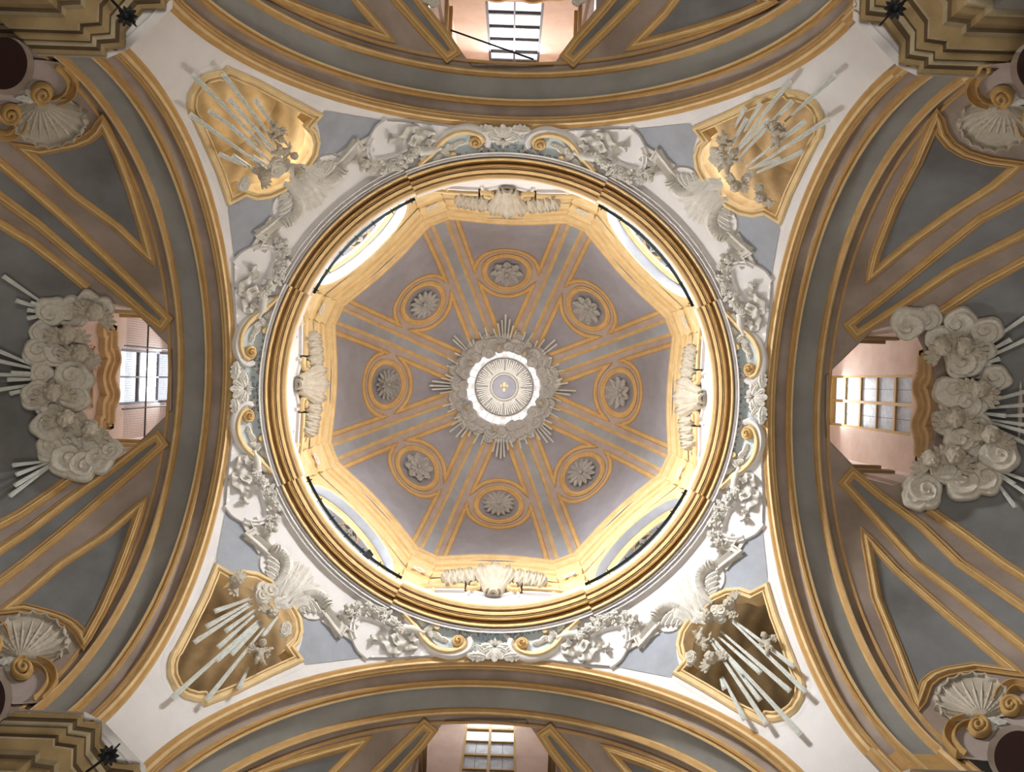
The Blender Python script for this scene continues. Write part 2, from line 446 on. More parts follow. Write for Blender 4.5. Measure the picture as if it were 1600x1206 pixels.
def putto(pose, seed):
    P = head_parts((0.05, 1.40, .26), .42, seed)
    P += limb((0, .85, .05), (0.03, 1.15, .12), .17, .15)
    P += [ico((0, .45, 0), .48, .55, .36), ico((0, -.05, .08), .48, .46, .40), ico((0, .72, .02), .52, .28, .30)]
    if pose == 0:
        arms = [((-.42, .72, .05), (-.72, .35, .28), (-.42, .15, .55)), ((.42, .72, .05), (.85, .9, .2), (1.2, 1.2, .3))]
        legs = [((-.2, -.3, .05), (-.45, -.8, .45), (-.35, -1.35, .1)), ((.2, -.3, .05), (.5, -.75, .3), (.95, -1.1, .05))]
    elif pose == 1:
        arms = [((-.42, .72, .05), (-.9, .75, .15), (-1.25, .45, .3)), ((.42, .72, .05), (.6, .3, .4), (.2, .15, .55))]
        legs = [((-.2, -.3, .05), (-.7, -.5, .4), (-.9, -1.05, .2)), ((.2, -.3, .05), (.15, -.85, .45), (.45, -1.3, .0))]
    else:
        arms = [((-.42, .72, .05), (-.75, 1.05, .2), (-1.0, 1.45, .25)), ((.42, .72, .05), (.8, .45, .25), (1.15, .65, .35))]
        legs = [((-.2, -.3, .05), (-.3, -.9, .3), (-.75, -1.3, .0)), ((.2, -.3, .05), (.62, -.7, .5), (.4, -1.25, .3))]
    sh_ = lambda L: [(V(a), V(a) + (V(b) - V(a)) * .7, V(a) + (V(b) - V(a)) * .7 + (V(c) - V(b)) * .55) for a, b, c in L]
    arms, legs = sh_(arms), sh_(legs)
    for a, b, c in arms:
        P += limb(a, b, .22, .175); P += limb(b, c, .175, .12); P += hand(c, V(c) - V(b), 1.1)
    for a, b, c in legs:
        P += limb(a, b, .33, .25); P += limb(b, c, .25, .16)
        P += limb(c, V(c) + V((.08, -.12, .24)), .12, .09)
    return remesh(P, .05, 'body', M_STONE)
for i in range(3): MP['putto%d' % i] = putto(i, 11 + i)
def wing_mesh():
    P = []
    for k in range(6):
        a = rad(-40 + 22 * k); L = 1.35 - .12 * abs(k - 2)
        v, f = lobe_vf(8, 6); v = [V((q.x * L, q.y * .42, q.z * .5)) for q in v]
        R = Matrix.Rotation(a, 3, 'Z'); P.append(([R @ q + V((0, 0, .02 * k)) for q in v], f))
    for k in range(5):
        a = rad(-30 + 22 * k); v, f = lobe_vf(6, 5); v = [V((q.x * .8, q.y * .4, q.z * .6)) for q in v]
        R = Matrix.Rotation(a, 3, 'Z'); P.append(([R @ q + V((0, 0, .12 + .02 * k)) for q in v], f))
    return mesh('wing', *merge(P), M_STONE)
MP['wing'] = wing_mesh()
for i in range(6):
    MP['puff%d' % i] = mesh('cloud_puff', *puff_vf(i), M_CLOUD, 40)
    MP['wpuff%d' % i] = mesh('cloud_puff', *puff_vf(i), M_ROS, 60)
MP['petal'] = mesh('petal', *petal_vf(), M_STUCCO)
MP['acanthus'] = mesh('leaf', *leaf_vf(1, .62, lobes=4, notch=.3, depth=.12, curl=.3), M_STUCCO)
MP['frond'] = mesh('leaf', *leaf_vf(1, .4, lobes=5, notch=.35, depth=.1, curl=.4), M_STUCCO)
MP['lobe'] = mesh('shell_lobe', *lobe_vf(), M_STONE, 50)
MP['berry'] = mesh('berry', *ico((0, 0, .3), .5, .5, .5, 2), M_STUCCO, 60)
MP['rpetal'] = mesh('petal', *petal_vf(h=.2), M_ROS)
MP['racanthus'] = mesh('petal', *leaf_vf(1, .62, lobes=4, notch=.35, depth=.16, curl=.3), M_ROS)
MP['rfrond'] = mesh('petal', *leaf_vf(1, .4, lobes=5, notch=.4, depth=.14, curl=.4), M_ROS)
MP['rberry'] = mesh('heart', *ico((0, 0, .3), .5, .5, .5, 2), M_ROS, 60)
def flower_vf(n=5, seed=0):
    P = []
    for k in range(n):
        v, f = leaf_vf(.62, .5, lobes=.5, curl=.5, depth=.14, nu=5, nv=4, notch=0)
        R = Matrix.Rotation(2 * PI * k / n + seed, 3, 'Z'); P.append(([R @ q + V((0, 0, .1)) for q in v], f))
    for k in range(4):
        v, f = leaf_vf(.36, .34, lobes=.5, curl=.9, depth=.12, nu=4, nv=3, notch=0)
        R = Matrix.Rotation(2 * PI * k / 4 + seed + .5, 3, 'Z'); P.append(([R @ q + V((0, 0, .24)) for q in v], f))
    P.append(ico((0, 0, .32), .13, .13, .13, 1))
    return merge(P)
MP['flower0'] = mesh('flower', *flower_vf(5), M_STUCCO, 50)
MP['flower1'] = mesh('flower', *flower_vf(7, .3), M_STUCCO, 50)
def ray_vf(L, w0, w1, t=0.05):
    """carved ray, three flutes, mitred pointed end; x from 0 (root) to L (tip)"""
    pr = [(-1, -.3), (-1, .35), (-.62, .9), (-.36, .25), (0, 1.0), (.36, .25), (.62, .9), (1, .35), (1, -.3)]
    vs = []; fs = []; m = len(pr)
    for x, w, k in ((0, w0, 0), (L * .5, (w0 + w1) / 2, 0), (L, w1, 1)):
        for (a, b) in pr:
            dx = -0.9 * w1 * (1 - abs(abs(a) - .6) * 1.6) * k
            vs.append(V((x + dx, a * w / 2, b * t * (0.5 + 0.5 * w / w1))))
    for i in range(2):
        for q in range(m): fs.append((i * m + q, i * m + (q + 1) % m, (i + 1) * m + (q + 1) % m, (i + 1) * m + q))
    fs.append(tuple(range(m))); fs.append(tuple(2 * m + q for q in reversed(range(m))))
    return vs, fs
def ray_between(a, b, Nf, w0, w1, parent, m=None):
    w0, w1 = w0 * .85, w1 * .85
    a, b = V(a), V(b); L = (b - a).length
    vs, fs = ray_vf(L, w0, w1, w1 * .45); M = frame(a, Nf, b - a)
    M = frame(a, (Nf - (b - a).normalized() * Nf.dot((b - a).normalized())).normalized(), b - a)
    return obj('ray', [M @ v for v in vs], fs, m or M_RAY, parent, 25)
def put(name, key, P, N, T, s, parent, off=0.0, sz=None):
    M = frame(P + N * off, N, T)
    return inst(name, MP[key], M @ Matrix.Diagonal((s, s, sz or s, 1)), parent)

# ================================================================== STRUCTURE
# ---------------- dome
RA, ZB = 5.0, 22.2
T8 = math.tan(rad(22.5))
SMAX = 5 * rad(74.2)
def web(t, s):
    ph = s / RA; r = RA * math.cos(ph)
    return V((t, -r, ZB + RA * math.sin(ph))), V((0, math.cos(ph), -math.sin(ph)))
def hw(s): return RA * math.cos(s / RA) * T8
CH = 0.30
dome = struct('ceiling', (0, 0, 22.2))
def web_sheet():
    n = 40; vs = []; fs = []
    for i in range(n + 1):
        s = SMAX * i / n; h = max(hw(s) - CH, 0.02)
        for k in (-1, 0, 1): vs.append(web(h * k, s)[0])
    for i in range(n):
        for k in range(2): fs.append((i * 3 + k, i * 3 + k + 1, i * 3 + k + 4, i * 3 + k + 3))
    return vs, fs
def strip_pt(t, s):          # chamfer strip between two webs, in the frame of a web turned by 22.5 degrees
    ph = s / RA; r = RA * math.cos(ph) / math.cos(rad(22.5)) - CH * math.sin(rad(22.5))
    return V((t, -r, ZB + RA * math.sin(ph))), V((0, math.cos(ph), -math.sin(ph)))
def strip_sheet(hwid, off, n=40):
    vs = []; fs = []
    for i in range(n + 1):
        s = SMAX * i / n; k = 1 - .25 * i / n
        for q in (-1, 1):
            P, N = strip_pt(q * hwid * (k if hwid < .27 else 1), s); vs.append(P + N * off)
    for i in range(n): fs.append((i * 2, i * 2 + 1, i * 2 + 3, i * 2 + 2))
    return vs, fs
SCc, RR = 3.36, 1.06
def edge_t(s): return hw(s) - 0.57
def panel_paths():
    lo = []; s = 0.12
    while s < SCc and math.hypot(edge_t(s), s - SCc) > RR: lo.append((-edge_t(s), s)); s += .05
    a0 = math.atan2(s - SCc, -edge_t(s)); a1 = PI - a0 if a0 > 0 else -PI - a0
    a0 = math.atan2(s - SCc, -edge_t(s))
    # lower arc from left point to right point passing below the centre
    st = a0 if a0 < 0 else a0 - 2 * PI
    en = -PI - st
    arc = [(RR * math.cos(st + (en - st) * i / 24), SCc + RR * math.sin(st + (en - st) * i / 24)) for i in range(25)]
    right = [(-t, q) for t, q in reversed(lo)]
    p1 = lo + arc + right
    hi = []; s = SMAX - .05
    s = 5 * rad(70.5)
    while s > SCc and math.hypot(edge_t(s), s - SCc) > RR: hi.append((-max(edge_t(s), .02), s)); s -= .05
    st = math.atan2(s - SCc, -edge_t(s)); en = PI - st
    arc = [(RR * math.cos(st + (en - st) * i / 24), SCc + RR * math.sin(st + (en - st) * i / 24)) for i in range(25)]
    right = [(-t, q) for t, q in reversed(hi)]
    return p1, hi + arc + right
P1, P2 = panel_paths()
GB = bead(.13, .05)
p_web = obj('web', *web_sheet(), M_MAUVE, dome)
p_strip = obj('rib_strip', *strip_sheet(.277, 0), M_MAUVE, dome)
p_s2 = obj('rib_panel', *strip_sheet(.17, .012), M_BLUE, dome)
proto = [p_web]
proto.append(obj('coffer', *fill(P1, web, .25, off=.012), M_GREY, dome))
proto.append(obj('coffer', *fill(P2, web, .22, off=.012), M_GREY, dome))
disc = spiral(0, SCc, .70, .70, 0, 1, 40)[:-1]
proto.append(obj('rosette_field', *fill(disc, web, .2, off=.014), M_GREY, dome))
proto.append(obj('moulding', *mould(P1, web, GB, .2), M_GOLD, dome))
EL = [[(a, -.01), (a, .03), (a + .022, .03), (a + .022, -.01)] for a in (-.085, .063)]  # thin dark strips painting shade at the moulding edges
for e in EL:
    for P_ in (P1, P2): proto.append(obj('shade_line', *mould(P_, web, e, .2), M_LINE, dome))
    proto.append(obj('shade_line', *mould(spiral(0, SCc, .75, .75, 0, 1, 48)[:-1], web, [(q * 1.25, z) for q, z in e], .2, True), M_LINE, dome))
proto.append(obj('moulding', *mould(P2, web, GB, .2), M_GOLD, dome))
proto.append(obj('ring_moulding', *mould(spiral(0, SCc, .75, .75, 0, 1, 48)[:-1], web, bead(.16, .07), .2, True), M_GOLD, dome))
sp = [p_strip, p_s2]
for q in (-1, 1):
    path = [(q * .225 * (1 - .2 * i / 40), SMAX * i / 40) for i in range(41)]
    sp.append(obj('moulding', *mould(path, strip_pt, bead(.11, .05), 1), M_GOLD, dome))
def dup_into(o, T, parent):
    c = o.copy(); COL.objects.link(c); c.parent = parent; c.matrix_parent_inverse = o.matrix_parent_inverse.copy()
    c.matrix_world = T @ o.matrix_world
    return c
bpy.context.view_layer.update()
for k in range(1, 8):
    for o in proto: dup_into(o, RZ(45 * k), dome)
for o in sp:
    o.matrix_world = RZ(22.5) @ o.matrix_world
bpy.context.view_layer.update()
for k in range(1, 8):
    for o in sp: dup_into(o, RZ(45 * k), dome)

# ---------------- drum: entablature of the dome, piers, arches, walls
drum = struct('trim_1', (0, 0, 21))
HA = rad(18.8)
def banded(name, fn, prof, mats, parent, smooth=20, extra=()):
    out = []
    runs = []; a = 0
    for i in range(1, len(prof)):
        if i == len(prof) - 1 or mats[i % len(mats)] is not mats[a % len(mats)]:
            runs.append((a, i, mats[a % len(mats)])); a = i
    for a, b, m_ in runs: out.append(obj(name, *fn(prof[a:b + 1], *extra), m_, parent, smooth))
    return out
def wide_side(prof):   # prof list of (apothem, z)
    vs = []; fs = []
    n = 16
    for (r, z) in prof:
        t = r * math.tan(HA) + .05
        for k in range(n + 1):
            q = 2 * k / n - 1; vs.append(V((t * q, -r, z + .42 * (1 - q * q) ** 1.5)))
    for i in range(len(prof) - 1):
        for k in range(n): fs.append((i * (n + 1) + k, i * (n + 1) + k + 1, (i + 1) * (n + 1) + k + 1, (i + 1) * (n + 1) + k))
    return vs, fs
EP = [(5.05, 22.26), (4.93, 22.22), (4.90, 22.16), (4.90, 22.04), (4.97, 22.0), (4.97, 21.90), (5.01, 21.86), (5.05, 21.62), (5.00, 21.58), (5.00, 21.48), (5.06, 21.42), (5.08, 21.22),
      (5.13, 21.16), (5.13, 21.02), (5.09, 20.96), (5.10, 20.84), (5.17, 20.70), (5.17, 20.60)]
EM = [M_CREAM, M_CREAM, M_GOLD, M_CREAM, M_GOLD, M_CREAM, M_CREAM, M_GOLD, M_CREAM, M_GOLD, M_CREAM, M_GOLD, M_CREAM, M_GOLD, M_CREAM, M_CREAM, M_CREAM, M_CREAM]  # two-tone runs, alternated to paint relief contrast into the mouldings
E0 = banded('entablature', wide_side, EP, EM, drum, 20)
# pier block: half width and radius per level
PP = [(5.27, .36, 22.26), (5.20, .40, 22.2), (5.20, .40, 22.06), (5.26, .37, 22.0), (5.27, .37, 21.85), (5.33, .34, 21.8), (5.34, .34, 21.55), (5.28, .38, 21.48), (5.28, .38, 21.36),
      (5.34, .34, 21.25), (5.36, .33, 20.95), (5.30, .37, 20.9), (5.30, .37, 20.75), (5.38, .33, 20.6), (5.38, .33, 20.2), (5.32, .37, 20.15), (5.34, .36, 20.0), (5.39, .33, 19.9), (5.39, .33, 18.2)]
def pier(PP=None):
    vs = []; fs = []
    for r, h, z in PP: vs += [V((-h - .06, -r - .5, z)), V((-h, -r, z)), V((h, -r, z)), V((h + .06, -r - .5, z))]
    for i in range(len(PP) - 1):
        for k in range(3): fs.append((i * 4 + k, i * 4 + k + 1, i * 4 + k + 5, i * 4 + k + 4))
    return vs, fs
PIERS = banded('pier', pier, PP, [M_CREAM, M_CREAM, M_GOLD, M_CREAM, M_CREAM, M_GOLD, M_CREAM, M_GOLD], drum, 20)  # the same tone change paints relief into the pier mouldings
# arch opening in each side wall
AW, AZ, AR = 1.5, 19.35, 1.5
def archp(n=24, w=AW, r=AR, z0=18.2, zs=AZ):
    out = [(-w, z0)]
    for i in range(n + 1):
        a = PI - PI * i / n; out.append((w * math.cos(a), zs + r * math.sin(a)))
    out.append((w, z0)); return out
def wall_with_arch():
    ap = archp(); r = 5.17; T = r * math.tan(HA) + .2; vs = []; fs = []
    # strips from arch up to the top edge or out to sides
    for (t, z) in ap:
        vs.append(V((t, -r, z)))
        if z <= 18.21: vs.append(V((-T if t < 0 else T, -r, 18.2)))
        else:
            k = max(abs(t) / AW, 0); vs.append(V((T * t / AW, -r, 21.3)) if abs(t) < AW * .999 else V((-T if t < 0 else T, -r, 21.3)))
    n = len(ap)
    for i in range(n - 1): fs.append((i * 2, i * 2 + 1, i * 2 + 3, i * 2 + 2))
    return vs, fs
def tunnel(r0, r1, w, rr, zs=AZ):
    ap = archp(w=w, r=rr, zs=zs); vs = []; fs = []
    for (t, z) in ap: vs += [V((t, -r0, z)), V((t, -r1, z))]
    for i in range(len(ap) - 1): fs.append((i * 2, i * 2 + 1, i * 2 + 3, i * 2 + 2))
    return vs, fs
def archmould(r, w, rr, prof, zs=AZ, nrm=(0, 1, 0)):
    ap = archp(w=w, r=rr, zs=zs)
    Ps = [V((t, -r, z)) for t, z in ap]; return sweep(Ps, [V(nrm)] * len(Ps), prof)
d1 = obj('drum_wall', *wall_with_arch(), M_CREAM, drum, 20)
d2 = obj('arch_soffit', *tunnel(5.17, 5.60, AW, AR), M_BLUE, drum)
d3 = obj('arch_moulding', *archmould(5.16, AW + .09, AR + .06, bead(.18, .06)), M_CREAM, drum)
# inner rim moulding on the soffit, and the splayed vault behind it
ap_ = archp(w=AW - .01, r=AR - .01)
Ps = [V((t, -5.50, z)) for t, z in ap_]; Ns = [V((-t, 0, AZ - z)).normalized() if z > 18.3 else V((-t, 0, 0)).normalized() for t, z in ap_]
d4 = obj('arch_moulding', *sweep(Ps, Ns, bead(.16, .05)), M_CREAM, drum)
d5 = obj('lunette_vault', *tunnel(5.60, 6.5, AW + .18, AR + .22), M_GREY, drum)
step = archp(w=AW, r=AR); step2 = archp(w=AW + .18, r=AR + .22)
vs = []; fs = []
for a, b in zip(step, step2): vs += [V((a[0], -5.6, a[1])), V((b[0], -5.6, b[1]))]
for i in range(len(step) - 1): fs.append((i * 2, i * 2 + 1, i * 2 + 3, i * 2 + 2))
d6 = obj('lunette_step', vs, fs, M_CREAM, drum)
# gold outline on the lunette vault around the rosette
def lun(t, r):  # chart: angle t (radians from apex), radius r
    w, q = AW + .18, AR + .22
    P = V((w * math.sin(t), -r, AZ + q * math.cos(t))); return P, V((-math.sin(t), 0, -math.cos(t))).normalized()
lp = [(-1.15, 6.4), (-1.05, 5.95), (-.62, 5.86), (-.42, 6.02), (-.30, 6.18), (0, 6.25), (.30, 6.18), (.42, 6.02), (.62, 5.86), (1.05, 5.95), (1.15, 6.4)]
d7 = obj('moulding', *mould(lp, lun, bead(.12, .05), .15), M_CREAM, drum)
bpy.context.view_layer.update()
for k in range(8):
    T = RZ(45 * k)
    if k:
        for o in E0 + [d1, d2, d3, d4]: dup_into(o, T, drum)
    if k % 2:
        for o in (d5, d6, d7): dup_into(o, T, drum)
    if k:
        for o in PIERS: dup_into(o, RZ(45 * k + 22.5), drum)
for o in (d5, d6, d7): bpy.data.objects.remove(o)
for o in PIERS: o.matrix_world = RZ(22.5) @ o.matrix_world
# closed back wall of the four cardinal arches
for k in range(4):
    vs = [RZ(90 * k) @ V(p) for p in ((-1.7, -5.6, 18.2), (1.7, -5.6, 18.2), (1.7, -5.6, 21.1), (-1.7, -5.6, 21.1))]
    obj('niche_back', vs, [(0, 1, 2, 3)], M_WHITE, drum, 0)

# ---------------- windows of the drum (on the diagonals)
for k in range(4):
    wn = struct('window_%d' % (k + 1), (0, 0, 19.5)); T = RZ(45 + 90 * k)
    for t in (-.84, 0, .84):
        v, f = box(t - .03, t + .03, -6.5, -6.44, 18.2, 21.2); obj('mullion', [T @ q for q in v], f, M_FRAMEW, wn, 0)
    for z in (18.9, 19.7, 20.5):
        v, f = box(-1.7, 1.7, -6.5, -6.44, z - .025, z + .025); obj('glazing_bar', [T @ q for q in v], f, M_FRAMEW, wn, 0)

# ---------------- great ring cornice
ring = struct('trim_2', (0, 0, 17.6))
def lathe(prof, a0, a1, n, dr=0.0, ends=True):
    vs = []; fs = []; m = len(prof)
    for i in range(n + 1):
        a = a0 + (a1 - a0) * i / n
        for r, z in prof: vs.append(V(((r + dr) * math.sin(a), -(r + dr) * math.cos(a), z)))
    for i in range(n):
        for q in range(m - 1): fs.append((i * m + q, i * m + q + 1, (i + 1) * m + q + 1, (i + 1) * m + q))
    if ends: fs.append(tuple(range(m))); fs.append(tuple(n * m + q for q in reversed(range(m))))
    return vs, fs
def rp_(L): return [(d * z / F, z) for d, z in L]
CWHITE = rp_([(387.5, 17.35), (385.5, 17.225), (383.5, 17.24), (382.8, 17.32), (380, 17.34), (379.2, 17.27), (377.5, 17.29), (376.8, 17.38), (374, 17.34), (372.6, 17.36), (371.8, 17.55)])
CWHITE2 = rp_([(377, 17.45), (375.6, 17.26), (373.6, 17.28), (373, 17.35), (370.4, 17.33), (369, 17.34), (367.4, 17.5)])
CGOLD = rp_([(372, 17.55), (370.6, 17.34), (369, 17.34), (368.4, 17.46), (365, 17.66), (361.5, 17.80), (360.8, 17.80), (360.4, 17.66), (357.5, 17.60), (356.8, 17.70), (354.5, 17.68), (353.8, 17.80), (352.8, 17.82),
             (352.2, 17.72), (348.5, 17.76), (345.5, 17.90), (344.2, 17.90), (343.6, 17.82), (342.8, 17.82), (342.2, 17.98), (339, 18.04), (337, 18.08), (336.6, 18.2)])
CTOP = [(336.6 * 18.2 / F, 18.2), (335 * 18.26 / F, 18.28), (335 * 18.3 / F, 18.40), (5.75, 18.41), (5.75, 17.7)]
CM = [M_CREAM, M_CREAM, M_GOLD, M_GOLD, M_GOLD, M_GOLD, M_BROWN, M_CREAM, M_CREAM, M_BROWN, M_CREAM, M_GOLD, M_BROWN, M_GOLD, M_CREAM, M_GOLD, M_CREAM, M_CREAM, M_BROWN, M_BROWN, M_GOLD, M_GOLD, M_GOLD]  # cream and brown runs paint highlights and dark recesses into the relief
for k in range(8):
    a = rad(45 * k); h = rad(25) if k % 2 == 0 else rad(20); dr = -.06 if k % 2 == 0 else 0
    obj('outer_fillet', *lathe(CWHITE2 if k % 2 == 0 else CWHITE, a - h, a + h, 44, 0), M_WHITE, ring, 25)
    banded('gilt_cornice', lathe, CGOLD, CM, ring, 22, (a - h, a + h, 44, dr, False))
    obj('cornice_break', *lathe(CGOLD, a - h, a + h, 1, dr), M_GOLD, ring, 0) if False else None
    for e in (a - h, a + h):
        vs = [V((math.sin(e) * (r + dr), -math.cos(e) * (r + dr), z)) for r, z in CGOLD] + [V((math.sin(e) * 5.75, -math.cos(e) * 5.75, z)) for z in (18.1, 17.5)]
        obj('cornice_break', vs, [tuple(range(len(vs)))], M_GOLD, ring, 0)
    obj('cornice_lip', *lathe(CTOP, a - h, a + h, 44, dr), M_WHITE, ring, 25)

# ---------------- pendentives (upper left one built, the others mirrored)
def arc_pts(n, fn): return [fn(i / n) for i in range(n + 1)]
def pendentive_poly():
    L = []
    L += arc_pts(40, lambda t: V((-W_ * math.sin(t * PI / 2), -A, ZS + W_ * math.cos(t * PI / 2))))
    a0 = math.atan2(A, W_); a1 = math.atan2(W_, A)
    L += [V((-RP * math.cos(a0 + (a1 - a0) * i / 6), -RP * math.sin(a0 + (a1 - a0) * i / 6), ZS)) for i in range(1, 6)]
    L += arc_pts(40, lambda t: V((-A, -W_ * math.cos(t * PI / 2), ZS + W_ * math.sin(t * PI / 2))))
    rr = 5.42; z = ZS + math.sqrt(RP * RP - rr * rr)
    L += arc_pts(40, lambda t: V((-rr * math.cos(t * PI / 2), -rr * math.sin(t * PI / 2), z)))
    return [proj(p) for p in L]
niche_half = [(356, 112), (400, 131), (448, 157), (493, 180), (479, 197), (488, 207), (492, 222), (489, 239), (481, 252), (468, 268)]
niche_lo = [(455, 281), (440, 293), (420, 302), (400, 304), (382, 298), (359, 310), (345, 268), (325, 222), (307, 182), (302, 176), (299, 163), (301, 146), (310, 131), (324, 121), (340, 117), (351, 118)]
NICHE = niche_half + niche_lo
PNAMES = {'top_left': (1, 1), 'top_right': (-1, 1), 'bottom_left': (1, -1), 'bottom_right': (-1, -1)}
pw = struct('wall_top_left', (-4.5, -4.5, 15))
NICHEd = densify(NICHE, 6, True)
obj('pendentive', *fill(densify(pendentive_poly(), 12, True), pend, 9, [NICHEd]), M_WHITE, pw, 50)
ncen = V((sum(p[0] for p in NICHE) / len(NICHE), sum(p[1] for p in NICHE) / len(NICHE)))
NOUT = -pend(*ncen)[1]
def extr(loop, d0, s0, d1, s1, cap=False):
    C0 = pend(*ncen)[0]; vs = []; fs = []; n = len(loop)
    for d, s in ((d0, s0), (d1, s1)):
        for p in loop:
            P = pend(*p)[0]; vs.append(C0 + (P - C0) * s + NOUT * d)
    for i in range(n): fs.append((i, (i + 1) % n, n + (i + 1) % n, n + i))
    if cap: fs.append(tuple(range(n, 2 * n)))
    return vs, fs
obj('niche_reveal', *extr(NICHEd, -.05, 1.0, .36, .98), M_CREAM, pw)
obj('niche_step', *extr(NICHEd, .36, .98, .38, 1.5), M_OCHRE, pw)
obj('niche_chamber', *extr(NICHEd, .38, 1.5, 2.3, 1.25, True), M_OCHRE, pw)
obj('niche_frame', *mould(NICHEd, pend, [(-.11, -.01), (-.11, .05), (-.08, .09), (-.03, .09), (-.02, .05), (.02, .05), (.03, .09), (.06, .09), (.06, -.05)], 8, True, 0.0), M_CREAM, pw, 25)
obj('niche_border', *mould(NICHEd, lambda x, y: pend(x, y), [(-.22, .004), (-.20, .010), (-.11, .012), (-.10, -.01)], 8, True), M_WHITE, pw, 25)
# mirror of a point across the pendentive's diagonal, in pixels
def diag(px, py):
    P, N = pend(px, py); return proj(V((P.y, P.x, P.z)))
panel_a = [(506, 172), (598, 188), (590, 196), (584, 205), (578, 213), (556, 224), (551, 221), (545, 231), (528, 240), (510, 238), (497, 243), (498, 228), (500, 214), (498, 203), (495, 192)]
panA = densify(panel_a, 6, True)
obj('blue_panel', *fill(panA, pend, 9, off=.012), M_BLUE, pw)
obj('blue_panel', *fill([diag(*p) for p in panA], pend, 9, off=.012), M_BLUE, pw)
# stepped (zig-zag) moulding between the acanthus and the side plates
zz = [(581, 226), (566, 234), (560, 227), (552, 242), (545, 246)]
zo = [(580, 214), (556, 224), (552, 219), (545, 232), (529, 240)]
zz = [(583, 228), (563, 238), (557, 228), (541, 246), (530, 258)]
for mp_ in (lambda x, y: (x, y), diag):
    pth = [mp_(*p) for p in zz]
    sgn = 1 if mp_(0, 0) == (0, 0) else -1
    pr = [(-.12, -.01), (-.12, .05), (-.09, .05), (-.07, .10), (-.02, .07), (.02, .04), (.07, .06), (.09, .11), (.12, .11), (.13, -.01)]
    if sgn < 0: pr = [(-a, b) for a, b in reversed(pr)]
    obj('stepped_moulding', *mould(pth, pend, pr, 5), M_STUCCO, pw, 25)
    pth = [mp_(*p) for p in [(581, 213), (557, 225), (552, 220), (544, 233), (529, 241)]]
    obj('stepped_moulding', *mould(pth, pend, [(-.05, -.01), (-.05, .05), (.05, .05), (.05, -.01)], 5), M_STUCCO, pw, 25)
# narrow raised border beside each arch
def archline(off):
    pts = []
    for i in range(61):
        t = i / 60 * PI / 2 * .98
        x = -(W_) * math.sin(t); z = ZS + W_ * math.cos(t)
        P = V((x, -A, z)); d = P - SCEN; d.y = -(A - off); d = d.normalized() * RP; pts.append(SCEN + d)
    return pts
bpy.context.view_layer.update()
for k, (ax, ay) in PNAMES.items():
    if k != 'top_left':
        c = copy_tree(pw, MIR(ax, ay)); c.name = 'wall_' + k
# light behind the clouds of each niche (hidden windows)
nl = pend(447, 245)[0] + NOUT * 1.0 + V((.25, .25, .1))
for k, p in (('top_left', 75), ('top_right', 65), ('bottom_left', 32), ('bottom_right', 14)):
    ax, ay = PNAMES[k]; pt('daylight_niche_' + k, (nl.x * ax, nl.y * ay, nl.z), p, (1, .9, .72) if k == 'top_left' else (1, .93, .85))

# ---------------- arms: arch, half dome, chamber (left arm built, others turned)
ARCHP = []
ARMT = {'left': RZ(0), 'top': RZ(90), 'right': RZ(180), 'bottom': RZ(270)}
def archlathe(prof, n=72):   # prof (x distance, inward relief)
    ARCHP.append(prof)
    vs = []; fs = []; m = len(prof)
    for i in range(n + 1):
        a = PI * i / n
        for x, h in prof:
            r = W_ - h; vs.append(V((-x, -r * math.cos(a), ZS + r * math.sin(a))))
    for i in range(n):
        for q in range(m - 1): fs.append((i * m + q, i * m + q + 1, (i + 1) * m + q + 1, (i + 1) * m + q))
    return vs, fs
AM = [M_AGOLD, M_LINE, M_LG, M_LINE, M_AGOLD, M_LG, M_LINE, M_AGOLD, M_LINE]  # darker runs between the beads paint in the moulding shade
arch = struct('trim_3', (-6.6, 0, 14))
banded('gilt_moulding', archlathe, [(5.90, -.14), (5.92, -.06), (5.97, -.03), (5.99, .03), (6.04, .03), (6.06, -.01), (6.10, -.01), (6.11, .02), (6.15, .02), (6.16, -.03)], AM, arch, 25)
obj('hollow_band', *archlathe([(6.16, -.03), (6.20, -.07), (6.27, -.08), (6.34, -.05), (6.38, 0)]), M_AMAUVE, arch, 60)
banded('gilt_moulding', archlathe, [(6.38, 0), (6.385, .05), (6.43, .06), (6.44, .02), (6.47, .02), (6.49, .055), (6.53, .055), (6.54, .0), (6.56, -.03)], AM, arch, 25)
obj('grey_band', *archlathe([(6.56, -.03), (6.57, -.04), (6.80, -.04), (7.02, -.04)]), M_ARCH, arch, 60)
banded('gilt_moulding', archlathe, [(7.02, -.04), (7.03, .02), (7.08, .06), (7.12, .06), (7.13, .01), (7.17, .01), (7.18, -.02)], AM, arch, 25)
obj('brown_band', *archlathe([(7.18, -.02), (7.20, -.05), (7.32, -.05)]), M_AMAUVE, arch, 60)
banded('gilt_moulding', archlathe, [(7.31, -.06), (7.31, .01), (7.35, .02), (7.38, -.01), (7.40, -.05)], AM, arch, 25)
